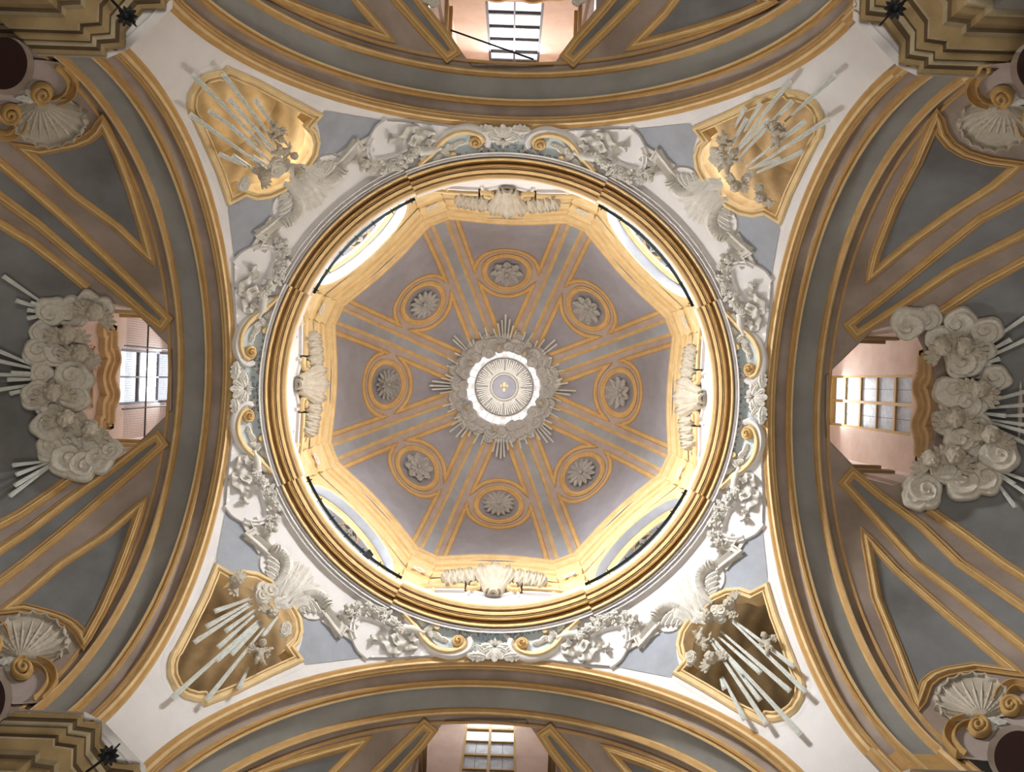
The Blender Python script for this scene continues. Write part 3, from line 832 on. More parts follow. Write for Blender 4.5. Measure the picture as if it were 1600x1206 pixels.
# inner jambs below the springing
for s in (-1, 1):
    v, f = [V((-6.9, s * 6.25, ZS)), V((-7.4, s * 6.25, ZS)), V((-7.4, s * 6.25, 2.0)), V((-6.9, s * 6.25, 2.0))], [(0, 1, 2, 3)]
    obj('jamb', v, f, M_ARCH, arch, 0)
LC = armchart('left')
ARCHM = [o.data.materials[0] for o in arch.children if not o.name.startswith('jamb')]
ARCHN = [o.name.split('.')[0] for o in arch.children if not o.name.startswith('jamb')]
hd = struct('ceiling_left', (-9, 0, 15))
CL = ARMD['left'] * XS + V((0, 0, ZS))
edge = [proj(CL + V((0, -W_ * math.cos(PI * i / 60), W_ * math.sin(PI * i / 60)))) for i in range(61)]
far = [proj(CL + V((-W_ * math.sin(PI * i / 40), W_ * math.cos(PI * i / 40), 0))) for i in range(1, 40)]
HOLES = {'left': [(268, 545), (205, 481), (160, 470), (118, 484), (96, 540), (90, 600), (96, 655), (120, 704), (160, 722), (195, 712), (268, 641)],
         'top': [(268, 530), (220, 494), (178, 462), (130, 462), (100, 520), (92, 594), (100, 668), (130, 726), (178, 724), (220, 692), (268, 656)]}
HOLE = HOLES['left']
DOMEPOLY = densify(edge + far, 25, True)
obj('half_dome', *fill(DOMEPOLY, LC, 22, [densify(HOLE, 8, True)]), M_AMAUVE, hd, 50)
# rim of the opening
def rimwall(loop, chart, h):
    vs = []; fs = []; n = len(loop)
    for p in loop:
        P, N = chart(*p); vs += [P, P + V((0, 0, h)) - N * .05]
    for i in range(n): j = (i + 1) % n; fs.append((i * 2, j * 2, j * 2 + 1, i * 2 + 1))
    return vs, fs
obj('opening_reveal', *rimwall(HOLE, LC, .12), M_AMAUVE, hd, 0)
def mirY(p):
    P, N = LC(*p); return proj(V((P.x, -P.y, P.z)))
AG = bead(.15, .06)
tri = [(236, 403), (221, 348), (204, 292), (184, 238), (160, 189), (152, 203), (139, 214), (121, 222), (100, 227), (80, 231), (62, 234), (33, 229), (62, 254), (116, 304), (183, 353)]
strip_ = [(262, 497), (228, 462), (183, 418), (116, 354), (60, 304), (0, 254), (-80, 195), (-80, 248), (0, 306), (60, 350), (116, 398), (183, 452), (228, 492), (252, 510)]
cl = [(137, 449), (90, 410), (45, 376), (0, 349), (-100, 290)]
left_set = [tri, strip_, cl, [mirY(p) for p in tri], [mirY(p) for p in strip_], [mirY(p) for p in cl], (60, 600)]
right_set = [[(1360, 430), (1368, 396), (1399, 316), (1432, 254), (1464, 179), (1472, 207), (1486, 225), (1509, 239), (1546, 250), (1592, 256), (1553, 289), (1490, 329), (1428, 374)],
             [(1326, 507), (1399, 449), (1470, 391), (1532, 341), (1600, 304), (1680, 265), (1680, 322), (1600, 364), (1490, 420), (1399, 482), (1338, 522)],
             [(1470, 486), (1532, 445), (1600, 407), (1690, 362)],
             [(1352, 838), (1369, 934), (1402, 1015), (1435, 1102), (1447, 1069), (1461, 1057), (1480, 1050), (1523, 1043), (1588, 1052), (1530, 1003), (1470, 952), (1400, 890)],
             [(1318, 755), (1384, 828), (1431, 880), (1496, 929), (1550, 972), (1600, 1012), (1680, 1075), (1680, 1005), (1600, 950), (1550, 915), (1499, 880), (1437, 820), (1374, 774), (1332, 738)],
             [(1450, 796), (1510, 838), (1566, 880), (1600, 902), (1690, 962)], (1530, 640)]
def dome_panels(S, chx, hd):
    t1, s1, c1, t2, s2, c2, mid = S
    for t in (t1, t2):
        obj('triangular_panel', *fill(densify(t, 12, True), chx, 16, off=.012), M_DGREY, hd); obj('panel_moulding', *mould(t, chx, AG, 8, True), M_AGOLD, hd)
    for t in (s1, s2):
        obj('strip_panel', *fill(densify(t, 12, True), chx, 12, off=.012), M_DGREY, hd); obj('panel_moulding', *mould(t, chx, bead(.15, .07), 8, True), M_AGOLD, hd)
    inner = [((c2[0][0] * 2 + mid[0]) / 3, (c2[0][1] * 2 + mid[1]) / 3), mid, ((c1[0][0] * 2 + mid[0]) / 3, (c1[0][1] * 2 + mid[1]) / 3)]
    obj('centre_panel', *fill(densify(c1 + c2[::-1] + inner, 12, True), chx, 22, off=.012), M_DGREY, hd)
    for c in (c1, c2): obj('panel_moulding', *mould(c, chx, AG, 8), M_AGOLD, hd)
    for pth, cl_ in ((t1, True), (s1, True), (c1, False), (t2, True), (s2, True), (c2, False)):
        for a in (-.10, .075): obj('shade_line', *mould(pth, chx, [(a, -.01), (a, .035), (a + .025, .035), (a + .025, -.01)], 8, cl_), M_LINE, hd)  # dark strips paint shade along the panel mouldings
        obj('light_line', *mould(pth, chx, [(-.012, .02), (-.012, .066), (.012, .066), (.012, .02)], 8, cl_), M_LG, hd)
# apse wall below the half dome
vs = []; fs = []
for i in range(41):
    a = PI * i / 40; x, y = -XS - W_ * math.sin(a), W_ * math.cos(a); x2, y2 = -XS - 6.25 * math.sin(a), 6.25 * math.cos(a); vs += [V((x, y, ZS + .06)), V((x2, y2, ZS + .06)), V((x2, y2, 2.0))]
for i in range(40):
    for q in (0, 1): fs.append((i * 3 + q, i * 3 + q + 1, i * 3 + q + 4, i * 3 + q + 3))
obj('apse_wall', vs, fs, M_ARCH, hd)
bpy.context.view_layer.update()
hr = copy_tree(hd, ARMT['right']); hr.name = 'ceiling_right'
dome_panels(left_set, LC, hd)
bpy.context.view_layer.update()
dome_panels(right_set, armchart('right'), hr)
for i, k in enumerate(('top', 'right', 'bottom')):
    c = copy_tree(arch, ARMT[k]); c.name = 'trim_%d' % (4 + i)
    if k != 'right':
        c = copy_tree(hd, ARMT[k]); c.name = 'ceiling_' + k
        m1 = mesh('half_dome', *fill(DOMEPOLY, LC, 22, [densify(HOLES['top'], 8, True)]), M_AMAUVE, 50)
        m2 = mesh('opening_reveal', *rimwall(HOLES['top'], LC, .12), M_AMAUVE, 0)
        for ch in c.children:
            if ch.name.startswith('half_dome'): ch.data = m1
            if ch.name.startswith('opening_reveal'): ch.data = m2

# on the right side of the photograph the corner cornices sit lower: the arches run on straight down to them
bpy.context.view_layer.update()
a0_, a1_ = math.atan2(A, W_), math.atan2(W_, A)
for k, (sgn, dep, sd) in enumerate((('right', .40, 1), ('right', .88, -1), ('top', .40, -1), ('bottom', .88, 1))):
    st = {'right': 'trim_5', 'top': 'trim_4', 'bottom': 'trim_6'}[sgn]; par_o = bpy.data.objects[st]
    for prof, m_, nm_ in zip(ARCHP, ARCHM, ARCHN):
        vs = []
        for x, h in prof:
            r = W_ - h; vs += [ARMT[sgn] @ V((-x, sd * r, ZS + .01)), ARMT[sgn] @ V((-x, sd * r, ZS - dep))]
        obj(nm_, vs, [(i * 2, i * 2 + 1, i * 2 + 3, i * 2 + 2) for i in range(len(prof) - 1)], m_, par_o, 25)
for nm_, ay, dep in (('wall_top_right', -1, .40), ('wall_bottom_right', 1, .88)):
    ftp = [V((RP * math.cos(a0_ + (a1_ - a0_) * i / 8), ay * RP * math.sin(a0_ + (a1_ - a0_) * i / 8), ZS)) for i in range(9)]
    vs = [q for p in ftp for q in (p + V((0, 0, .02)), p - V((0, 0, dep)))]
    obj('pendentive_foot', vs, [(i * 2, i * 2 + 1, i * 2 + 3, i * 2 + 2) for i in range(8)], M_WHITE, bpy.data.objects[nm_])
# chambers and their windows
FX = 10.7
def sz(x, y): return ZS + math.sqrt(max(.2, (W_ + .02) ** 2 - (abs(x) - XS) ** 2 - y * y))
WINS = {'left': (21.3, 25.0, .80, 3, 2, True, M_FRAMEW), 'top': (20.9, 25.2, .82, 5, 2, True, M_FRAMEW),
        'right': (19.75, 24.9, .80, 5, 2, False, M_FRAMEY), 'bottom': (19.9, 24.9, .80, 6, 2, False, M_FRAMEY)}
wi = 5
for k, (z0, z1, hwid, nr, nc, bright, fm) in WINS.items():
    T = ARMT[k]; ch = struct('wall_chamber_' + k, (0, 0, 20)); tf = lambda L: [T @ V(q) for q in L]
    top = 26.0; Y = 1.78
    for s in (-1, 1):
        n = 12; vs = []; fs = []
        for i in range(n + 1):
            x = -(7.36 + (FX - 7.36) * i / n); vs += [(x, s * Y, sz(x, Y) - .0), (x, s * Y, top)]
        for i in range(n): fs.append((i * 2, i * 2 + 1, i * 2 + 3, i * 2 + 2))
        obj('side_wall', tf(vs), fs, M_PINK, ch, 0)
    # far wall with the window opening
    zb = sz(FX, 0) - .1; q = [(-Y, -hwid, zb, top), (hwid, Y, zb, top), (-hwid, hwid, zb, z0), (-hwid, hwid, z1, top)]
    P = [box(-FX - .25, -FX, a, b, c, d) for a, b, c, d in q]; v, f = merge(P); obj('end_wall', tf(v), f, M_PINK, ch, 0)
    v, f = box(-FX - .3, -7.3, -Y - .1, Y + .1, top, top + .1); obj('chamber_ceiling', tf(v), f, M_PINK, ch, 0)
    v, f = box(-7.36, -7.3, -Y, Y, 16.9, top); obj('inner_wall', tf(v), f, M_PINK, ch, 0)
    for s in (-1, 1):   # broad pilaster strips on the side walls
        v, f = box(-9.9, -9.1, s * Y - .08 * (s > 0), s * Y + .08 * (s < 0), 17.0, top); obj('pilaster', tf(v), f, M_PINK, ch, 0)
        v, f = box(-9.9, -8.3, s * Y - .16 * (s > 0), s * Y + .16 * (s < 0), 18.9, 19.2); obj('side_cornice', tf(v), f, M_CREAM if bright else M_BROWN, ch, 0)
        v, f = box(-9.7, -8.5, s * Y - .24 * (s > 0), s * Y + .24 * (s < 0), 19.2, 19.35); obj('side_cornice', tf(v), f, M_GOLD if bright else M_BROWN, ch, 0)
    # undulating cornice under the window
    zc = z0 - .95
    pth = [(-1.4, zc - .1), (-1.2, zc - .1), (-1.15, zc), (-.75, zc), (-.62, zc + .14), (-.45, zc + .2), (-.28, zc + .08), (0, zc - .04), (.28, zc + .08), (.45, zc + .2), (.62, zc + .14), (.75, zc), (1.15, zc), (1.2, zc - .1), (1.4, zc - .1)]
    sp3 = smooth_path(pth, 4); Ps = [V((-FX, a, b)) for a, b in sp3]
    v, f = sweep(Ps, [V((1, 0, 0))] * len(Ps), [(-.22, -.02), (-.22, .30), (-.14, .30), (-.12, .2), (-.02, .2), (.0, .12), (.08, .12), (.1, .18), (.2, .16), (.22, -.02)])
    obj('undulating_cornice', tf(v), f, M_CREAM, ch, 30)
    v, f = box(-FX - .01, -FX + .03, -.75, .75, zc - 1.5, zc - .55); obj('blue_field', tf(v), f, M_BLUE, ch, 0)
    for a, b, c, d in ((-.8, .8, zc - .55, zc - .49), (-.8, .8, zc - 1.56, zc - 1.5), (-.81, -.75, zc - 1.56, zc - .49), (.75, .81, zc - 1.56, zc - .49)):
        v, f = box(-FX, -FX + .06, a, b, c, d); obj('field_frame', tf(v), f, M_GOLD, ch, 0)
    wn = struct('window_%d' % wi, T @ V((-FX, 0, (z0 + z1) / 2))); wi += 1
    X0, X1 = -FX - .16, -FX - .08
    for a, b, c, d in ((-hwid, -hwid + .07, z0, z1), (hwid - .07, hwid, z0, z1), (-hwid, hwid, z0, z0 + .08), (-hwid, hwid, z1 - .08, z1)):
        v, f = box(X0, X1 + .03, a, b, c, d); obj('window_frame', tf(v), f, fm, wn, 0)
    cw = 2 * hwid / nc; rh = (z1 - z0) / nr
    for i in range(1, nc):
        v, f = box(X0, X1 + .02, -hwid + cw * i - (.025 if bright else .045), -hwid + cw * i + (.025 if bright else .045), z0, z1); obj('mullion', tf(v), f, fm, wn, 0)
    for i in range(1, nr):
        th = (.055 if i % 2 else .03) * (.6 if bright else 1)
        v, f = box(X0, X1 + .01, -hwid, hwid, z0 + rh * i - th, z0 + rh * i + th); obj('glazing_bar', tf(v), f, fm, wn, 0)
    for i in range(nc):
        for j in range(nr):
            clear = bright or (z0 + rh * j > 23.0)
            v, f = box(X0 + .03, X0 + .04, -hwid + cw * i, -hwid + cw * (i + 1), z0 + rh * j, z0 + rh * (j + 1))
            obj('pane', tf(v), f, M_GLASS if clear else M_PANE, wn, 0)
            if not clear:
                for u in (1,):
                    y = -hwid + cw * (i + .5); v, f = box(X0 + .04, X0 + .05, y - .008, y + .008, z0 + rh * j, z0 + rh * (j + 1)); obj('lead_line', tf(v), f, M_FRAMEW, wn, 0)
# soft daylight bounced in the two chambers with clouded panes
pt('chamber_glow_right', (8.9, -1.2, 23.5), 35, (.92, .95, 1), .5)
pt('chamber_glow_bottom', (-1.0, 8.9, 23.5), 22, (.92, .95, 1), .5)

# ---------------- entablature at the four corners of the crossing and the piers below
ENT = [(5.25, 9.5), (5.25, 5.82), (5.60, 5.79), (5.86, 5.47), (5.86, 5.20), (6.14, 5.17), (6.14, 5.06), (7.2, 5.06), (7.2, 5.28), (9.5, 5.28)]
EPR = [(.35, .04), (0, 0), (0, -.07), (.05, -.09), (.08, -.16), (.13, -.19), (.13, -.24), (.22, -.27), (.24, -.33), (.24, -.38), (.40, -.42), (.42, -.50), (.47, -.52), (.49, -.62), (.56, -.68), (.56, -.74),
       (.62, -.78), (.64, -1.25), (.58, -1.3), (.58, -1.38), (.66, -1.44), (.70, -1.6), (.70, -1.66), (.78, -1.72), (.80, -1.9), (.86, -1.95), (.88, -10.0)]
ENTSIGN = True
def corner_ent():
    Ps = [V((-x, -y, ZS)) for x, y in ENT]; vs = []; fs = []; n = len(Ps); m = len(EPR)
    for i, P in enumerate(Ps):
        t1 = (P - Ps[i - 1]).normalized() if i else None; t2 = (Ps[i + 1] - P).normalized() if i < n - 1 else None
        T = (t1 + t2).normalized() if t1 and t2 else (t1 or t2); k = 1 / max(.4, (t1 or t2).dot(T))
        B = -T.cross(V((0, 0, 1))).normalized() if ENTSIGN else T.cross(V((0, 0, 1))).normalized()
        for d, z in EPR: vs.append(P + V((-d, -d, z)))
    for i in range(n - 1):
        for q in range(m - 1): fs.append((i * m + q, i * m + q + 1, (i + 1) * m + q + 1, (i + 1) * m + q))
    return vs, fs
ent = struct('trim_7', (-6, -6, 11))
vs, fs = corner_ent(); m = len(EPR)
tones = {0: M_AGOLD}
# split in ochre mouldings and paler flat bands; alternating tones paint relief shading
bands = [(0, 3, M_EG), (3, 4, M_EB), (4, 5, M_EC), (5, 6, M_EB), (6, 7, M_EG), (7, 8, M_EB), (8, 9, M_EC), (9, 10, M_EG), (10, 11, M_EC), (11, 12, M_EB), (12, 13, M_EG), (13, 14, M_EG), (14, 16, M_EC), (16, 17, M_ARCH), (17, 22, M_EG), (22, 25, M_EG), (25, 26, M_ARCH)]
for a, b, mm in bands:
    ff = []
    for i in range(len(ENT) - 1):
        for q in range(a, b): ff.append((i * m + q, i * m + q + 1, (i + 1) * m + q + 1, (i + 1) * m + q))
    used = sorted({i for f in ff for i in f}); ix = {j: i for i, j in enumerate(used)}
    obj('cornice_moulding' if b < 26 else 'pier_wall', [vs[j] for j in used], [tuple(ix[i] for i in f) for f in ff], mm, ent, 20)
# ledge above the cornice, under the pendentive foot
v, f = [V((-5.15, -9.5, ZS)), V((-5.15, -5.84, ZS)), V((-5.83, -5.17, ZS)), V((-6.13, -5.03, ZS)), V((-7.20, -5.03, ZS)), V((-7.20, -5.32, ZS)), V((-9.5, -5.32, ZS)), V((-9.5, -9.5, ZS))], [(0, 1, 2, 3, 4, 5, 6, 7)]
obj('ledge', [q + V((-.02, -.02, .03)) for q in v], f, M_WHITE, ent, 0)
bpy.context.view_layer.update()
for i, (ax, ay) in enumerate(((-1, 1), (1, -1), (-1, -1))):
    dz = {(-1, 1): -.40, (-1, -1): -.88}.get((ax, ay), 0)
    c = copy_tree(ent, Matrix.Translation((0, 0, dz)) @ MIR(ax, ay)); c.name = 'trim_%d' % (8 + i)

# ---------------- lantern
lan = struct('ceiling_lantern', (0, 0, 29))
ZL = ZB + RA * math.sin(SMAX / RA)     # level of the eye
rl = RA * math.cos(SMAX / RA)
def ringpoly(r, z, n=48): return [V((r * math.cos(2 * PI * i / n), r * math.sin(2 * PI * i / n), z)) for i in range(n)]
def loft(levels, n=48):
    vs = []; fs = []
    for r, z in levels: vs += ringpoly(r, z, n)
    for k in range(len(levels) - 1):
        for i in range(n): fs.append((k * n + i, k * n + (i + 1) % n, (k + 1) * n + (i + 1) % n, (k + 1) * n + i))
    return vs, fs
obj('eye_rim', *loft([(rl + .25, ZL - .1), (1.36, ZL - .06), (1.31, ZL + .02), (1.31, ZL + .2), (1.36, ZL + .3), (1.36, 27.8)]), M_WHITE, lan, 30)
for k in range(8):
    a = rad(45 * k); T = Matrix.Rotation(a, 4, 'Z')
    v, f = box(0, .14, -.11, .11, 0, 1); v = [V((q.x + 1.38 - .16 * q.z, q.y, 27.6 + 3.3 * q.z)) for q in v]; obj('lantern_pier', [T @ q for q in v], f, M_WHITE, lan, 0)
obj('lantern_cornice', *loft([(1.24, 31.1), (1.25, 30.7), (1.21, 30.7), (1.20, 30.85), (1.20, 30.95), (1.22, 31.1)]), M_WHITE, lan, 25)
obj('cupola', *loft([(1.24, 31.1), (1.15, 31.4), (.95, 31.65), (.65, 31.82), (.3, 31.9), (.01, 31.92)]), M_WHITE, lan, 60)
wn = struct('window_9', (0, 0, 28.6))
for k in range(8):
    a = rad(22.5 + 45 * k); T = Matrix.Rotation(a, 4, 'Z')
    v, f = box(0, .01, -.5, .5, 0, 1); v = [V((q.x + 1.42 - .17 * q.z, q.y, 27.6 + 3.2 * q.z)) for q in v]; obj('pane', [T @ q for q in v], f, M_GLASS, wn, 0)
    for y in (-.15, .15):
        v, f = box(0, .03, y - .012, y + .012, 0, 1); v = [V((q.x + 1.41 - .17 * q.z, q.y, 27.6 + 3.2 * q.z)) for q in v]; obj('glazing_bar', [T @ q for q in v], f, M_FRAMEY, wn, 0)

# ================================================================== THINGS
WORD = {'top': 'upper', 'right': 'right-hand', 'bottom': 'lower', 'left': 'left-hand'}
# ---- sunburst medallion under the cupola
md = thing('sunburst_medallion', 'round cream stucco medallion with radiating flutes and a grey emblem disc in the lantern', 'medallion', (0, 0, 30.0))
zM = 30.92
obj('medallion_disc', *loft([(1.20, zM + .05), (1.16, zM), (.5, zM - .02), (.01, zM - .02)], 64), M_ROS, md)  # disc darker than the flutes, painting shade into the grooves
for k in range(72):
    if k % 9 in (0,): continue
    a = 2 * PI * k / 72; T = Matrix.Rotation(a, 4, 'Z'); L1 = 1.13 if k % 3 else 1.05
    v, f = box(.66, L1, -.026, .026, zM - .10, zM); obj('flute', [T @ q for q in v], f, M_STUCCO, md, 0)
for r, ww in ((.64, .09), (.52, .06)):
    C0 = ringpoly(r, zM - .02, 48); obj('ring', *sweep(C0, [V((0, 0, -1))] * 48, rounded(ww, .06), True), M_STUCCO, md, 60)
for k in range(24):
    a = 2 * PI * k / 24; obj('bead', *ico((.585 * math.cos(a), .585 * math.sin(a), zM - .06), .035, .035, .03, 1), M_STONE, md)
obj('emblem_disc', *loft([(.47, zM - .06), (.45, zM - .075), (.01, zM - .08)], 40), M_GREY, md)
for (x, y, r) in ((0, .12, .07), (.12, -.05, .05), (-.13, -.05, .05), (0, -.1, .09)):
    obj('emblem_relief', *ico((x, y, zM - .09), r, r * 1.4, .04, 1), M_CREAM, md)
def fontmesh(ch, size, mat_, cache={}):
    key = (ch, size, mat_.name)
    if key not in cache:
        cu = bpy.data.curves.new('letter', 'FONT'); cu.body = ch; cu.size = size; cu.extrude = .006; cu.align_x = 'CENTER'; cu.resolution_u = 3
        o = bpy.data.objects.new('t', cu); COL.objects.link(o); dg = bpy.context.evaluated_depsgraph_get(); dg.update()
        me = bpy.data.meshes.new_from_object(o.evaluated_get(dg)); me.name = 'letter'; me.materials.clear(); me.materials.append(mat_)
        bpy.data.objects.remove(o); cache[key] = me
    return cache[key]

# ---- wreath of clouds around the eye of the dome, and ray clusters
cw = thing('cloud_wreath', 'ring of pale grey stucco clouds around the eye of the dome', 'clouds', (0, 0, 26.9))
def domept(r, a):      # point of the dome at horizontal radius r, angle a (image-like, 0 = right)
    # local octagon apothem
    z = ZB + math.sqrt(max(0, RA * RA - r * r)); P = V((r * math.cos(a), r * math.sin(a), z)); return P, (V((0, 0, ZB)) - P).normalized()
rr = random.Random(4)
for ringr, cnt, s0 in ((1.78, 28, .22), (1.62, 26, .22), (1.46, 24, .19)):
    for i in range(cnt):
        a = 2 * PI * (i + rr.random() * .5) / cnt; r = ringr + rr.uniform(-.08, .10)
        P, N = domept(r, a)
        put('cloud_puff', 'wpuff%d' % rr.randrange(6), P, N, V((math.cos(a), math.sin(a), 0)).lerp(V((rr.uniform(-1, 1), rr.uniform(-1, 1), 0)), .6), s0 * rr.uniform(.85, 1.3), cw, .03 + (1.78 - ringr) * .5)
for i, a in enumerate((20, 100, 150, 215, 262, 300)):
    P, N = domept(1.5, rad(a)); T = V((-math.sin(rad(a)), math.cos(rad(a)), 0))
    h = put('cherub_head', 'head%d' % (i % 2), P, N, T, .11, cw, .34)
bpy.context.view_layer.update()
CLN = ['right', 'lower right', 'bottom', 'lower left', 'left', 'upper left', 'top', 'upper right']
for k in range(8):
    a0 = rad(45 * k)
    P, N = domept(1.9, a0)
    rc = thing('ray_cluster', 'fan of pale grey rays at the %s of the dome cloud wreath' % CLN[k], 'rays', P, 'ray fans around the eye of the dome')
    for da, L in ((-15, .62), (-9, .85), (-4, 1.12), (0, 1.28), (5, 1.15), (10, .82), (15, .6)):
        if (k + int(da)) % 7 == 3: continue
        L *= rr.uniform(.86, 1.06)
        a = a0 + rad(da * .75); Pa, Na = domept(1.72, a0 + rad(da * .55)); Pb, Nb = domept(1.72 + L * .72, a)
        ray_between(Pa + Na * .07, Pb + Nb * .14, (Na + Nb).normalized(), .045, .075, rc)
    a1 = a0 + rad(22.5)
    P, N = domept(1.85, a1)
    rc = thing('ray_cluster', 'short pair of rays between the %s and next ray fan clockwise' % CLN[k], 'rays', P, 'short ray pairs around the eye of the dome')
    for da, L in ((-3, .42), (4, .5)):
        Pa, Na = domept(1.76, a1 + rad(da * .8)); Pb, Nb = domept(1.78 + L, a1 + rad(da))
        ray_between(Pa + Na * .07, Pb + Nb * .12, (Na + Nb).normalized(), .045, .07, rc)

# ---- rosettes of the dome
RK = ['lobed acanthus rosette', 'pointed leaf rosette', 'curling leaf rosette', 'daisy rosette', 'dense daisy rosette', 'broad lobed rosette', 'thin frilled rosette', 'open daisy rosette with spiral heart']
RPOS = ['top', 'upper right', 'right', 'lower right', 'bottom', 'lower left', 'left', 'upper left']
def rosette(P, N, T, R, kind, label, name='rosette', group=None):
    t = thing(name, label, 'rosette', P, group)
    B = N.cross(T)
    def ringp(n, L, key, off, ph, tilt, wsc=1.0):
        for i in range(n):
            a = 2 * PI * (i + ph) / n; d = (T * math.cos(a) + B * math.sin(a))
            M = frame(P + N * off + d * L * .12, (N - d * tilt).normalized(), d)
            inst('petal', MP['r' + key], M @ Matrix.Diagonal((L * .9, L * wsc, L, 1)), t)
    if kind in (3, 4, 7):
        n = {3: 14, 4: 16, 7: 14}[kind]
        ringp(n, R, 'petal', .02, 0, .12, .95); 
        if kind != 7: ringp(n - 2, R * .72, 'petal', .07, .5, .25, .9)
    elif kind in (0, 5):
        ringp(8, R, 'acanthus', .02, 0, .1, .95); ringp(8, R * .72, 'acanthus', .06, .5, .3, .8)
    elif kind == 6:
        ringp(16, R, 'frond', .02, 0, .12, .6); ringp(12, R * .75, 'frond', .07, .4, .35, .7)
    elif kind == 1:
        ringp(9, R, 'frond', .02, 0, .1, 1.3); ringp(7, R * .7, 'acanthus', .08, .5, .3, .8)
    else:
        ringp(10, R, 'frond', .02, 0, .12, 1.2); ringp(8, R * .65, 'petal', .08, .5, .35, 1.1)
    inst('rosette_heart', MP['rberry'], frame(P + N * .08, N, T) @ Matrix.Diagonal((R * .26, R * .26, R * .26, 1)), t)
    for i in range(6):
        a = 2 * PI * i / 6; d = T * math.cos(a) + B * math.sin(a)
        inst('bud', MP['rberry'], frame(P + N * .08 + d * R * .2, N, T) @ Matrix.Diagonal((R * .11, R * .11, R * .11, 1)), t)
    return t
for k in range(8):
    P, N = web(0, SCc); M = RZ(45 * k).to_3x3(); P, N = M @ P, M @ N
    rosette(P + N * .03, N, M @ V((1, 0, 0)), .53, k, 'grey-white stucco %s in the dome ring at the %s' % (RK[k], RPOS[k]), group='rosettes of the dome')
for k, nm in ((1, 'upper right'), (3, 'lower right'), (5, 'lower left'), (7, 'upper left')):
    M = RZ(45 * k).to_3x3(); P, N = lun(0, 5.98); P, N = M @ P, M @ N
    ro = rosette(P + N * .03, N, M @ V((1, 0, 0)), .36, 5, 'small leaf rosette in a gilt ring above the %s drum window' % nm, 'lunette_rosette', 'rosettes over the drum windows')
    bpy.context.view_layer.update()
    B = N.cross(M @ V((1, 0, 0))); C0 = [P + (M @ V((1, 0, 0)) * math.cos(a) + B * math.sin(a)) * .42 for a in [2 * PI * i / 36 for i in range(36)]]
    obj('gilt_ring', *sweep(C0, [N] * 36, bead(.12, .06), True), M_CREAM, ro)

# ---- iron rails above the cornice on the diagonals
for k, nm in ((1, 'upper right'), (3, 'lower right'), (5, 'lower left'), (7, 'upper left')):
    a0 = rad(45 * k); M = RZ(45 * k)
    rl_ = thing('iron_rail', 'thin dark green iron rail curving along the cornice at the %s' % nm, 'railing', M @ V((0, -5.3, 18.3)), 'iron rails on the ring cornice')
    R_, Z_ = 5.255, 18.95
    n = 40; Ps = [V((R_ * math.sin(a0 + rad(-19.2 + 38.4 * i / n)), -R_ * math.cos(a0 + rad(-19.2 + 38.4 * i / n)), Z_)) for i in range(n + 1)]
    obj('handrail', *sweep(Ps, [V((0, 0, -1))] * len(Ps), [(-.034, 0), (-.034, .03), (.034, .03), (.034, 0)]), M_GREEN, rl_, 20)
    for i in range(7):
        a = a0 + rad(-18 + 6 * i); q = V((math.sin(a), -math.cos(a), 0))
        v, f = bar(q * 5.30 + V((0, 0, 18.40)), q * 5.27 + V((0, 0, Z_ + .02)), .012); obj('baluster', v, f, M_GREEN, rl_)
        v, f = bar(q * 5.19 + V((0, 0, Z_ + .03)), q * 5.36 + V((0, 0, Z_ + .03)), .014); obj('bracket', v, f, M_GREEN, rl_)
# floodlight box on the lower left rail
P = V((-3.20, 4.22, 18.95))
fl = thing('floodlight', 'small black floodlight box on the lower left cornice rail', 'lamp', P)
R45 = Matrix.Rotation(rad(-37), 4, 'Z')
v, f = box(-.14, .14, -.09, .09, -.1, .12); obj('housing', [P + R45 @ q for q in v], f, M_BLACK, fl, 0)
v, f = box(-.25, -.16, -.05, .05, -.05, .1); obj('driver_box', [P + R45 @ q for q in v], f, M_BLACK, fl, 0)
v, f = bar(P + V((-.1, .1, -.25)), P + V((0, 0, -.08)), .02); obj('bracket', v, f, M_BLACK, fl)

# ---- shell crests on the parapet of the cardinal sides (built at the top, turned)
YP = 5.20
def par(px, py):
    d = rdir(px, py); t = (-YP - CAM.y) / d.y; return CAM + d * t, V((0, 1, 0))
def par_w(t, z): return V((t, -YP, z)), V((0, 1, 0))
sc0 = thing('shell_crest', 'cream stucco scallop shell crest between two gilt volutes on the %s parapet' % WORD['top'], 'crest', (0, -YP, 19), 'shell crests on the drum parapet')
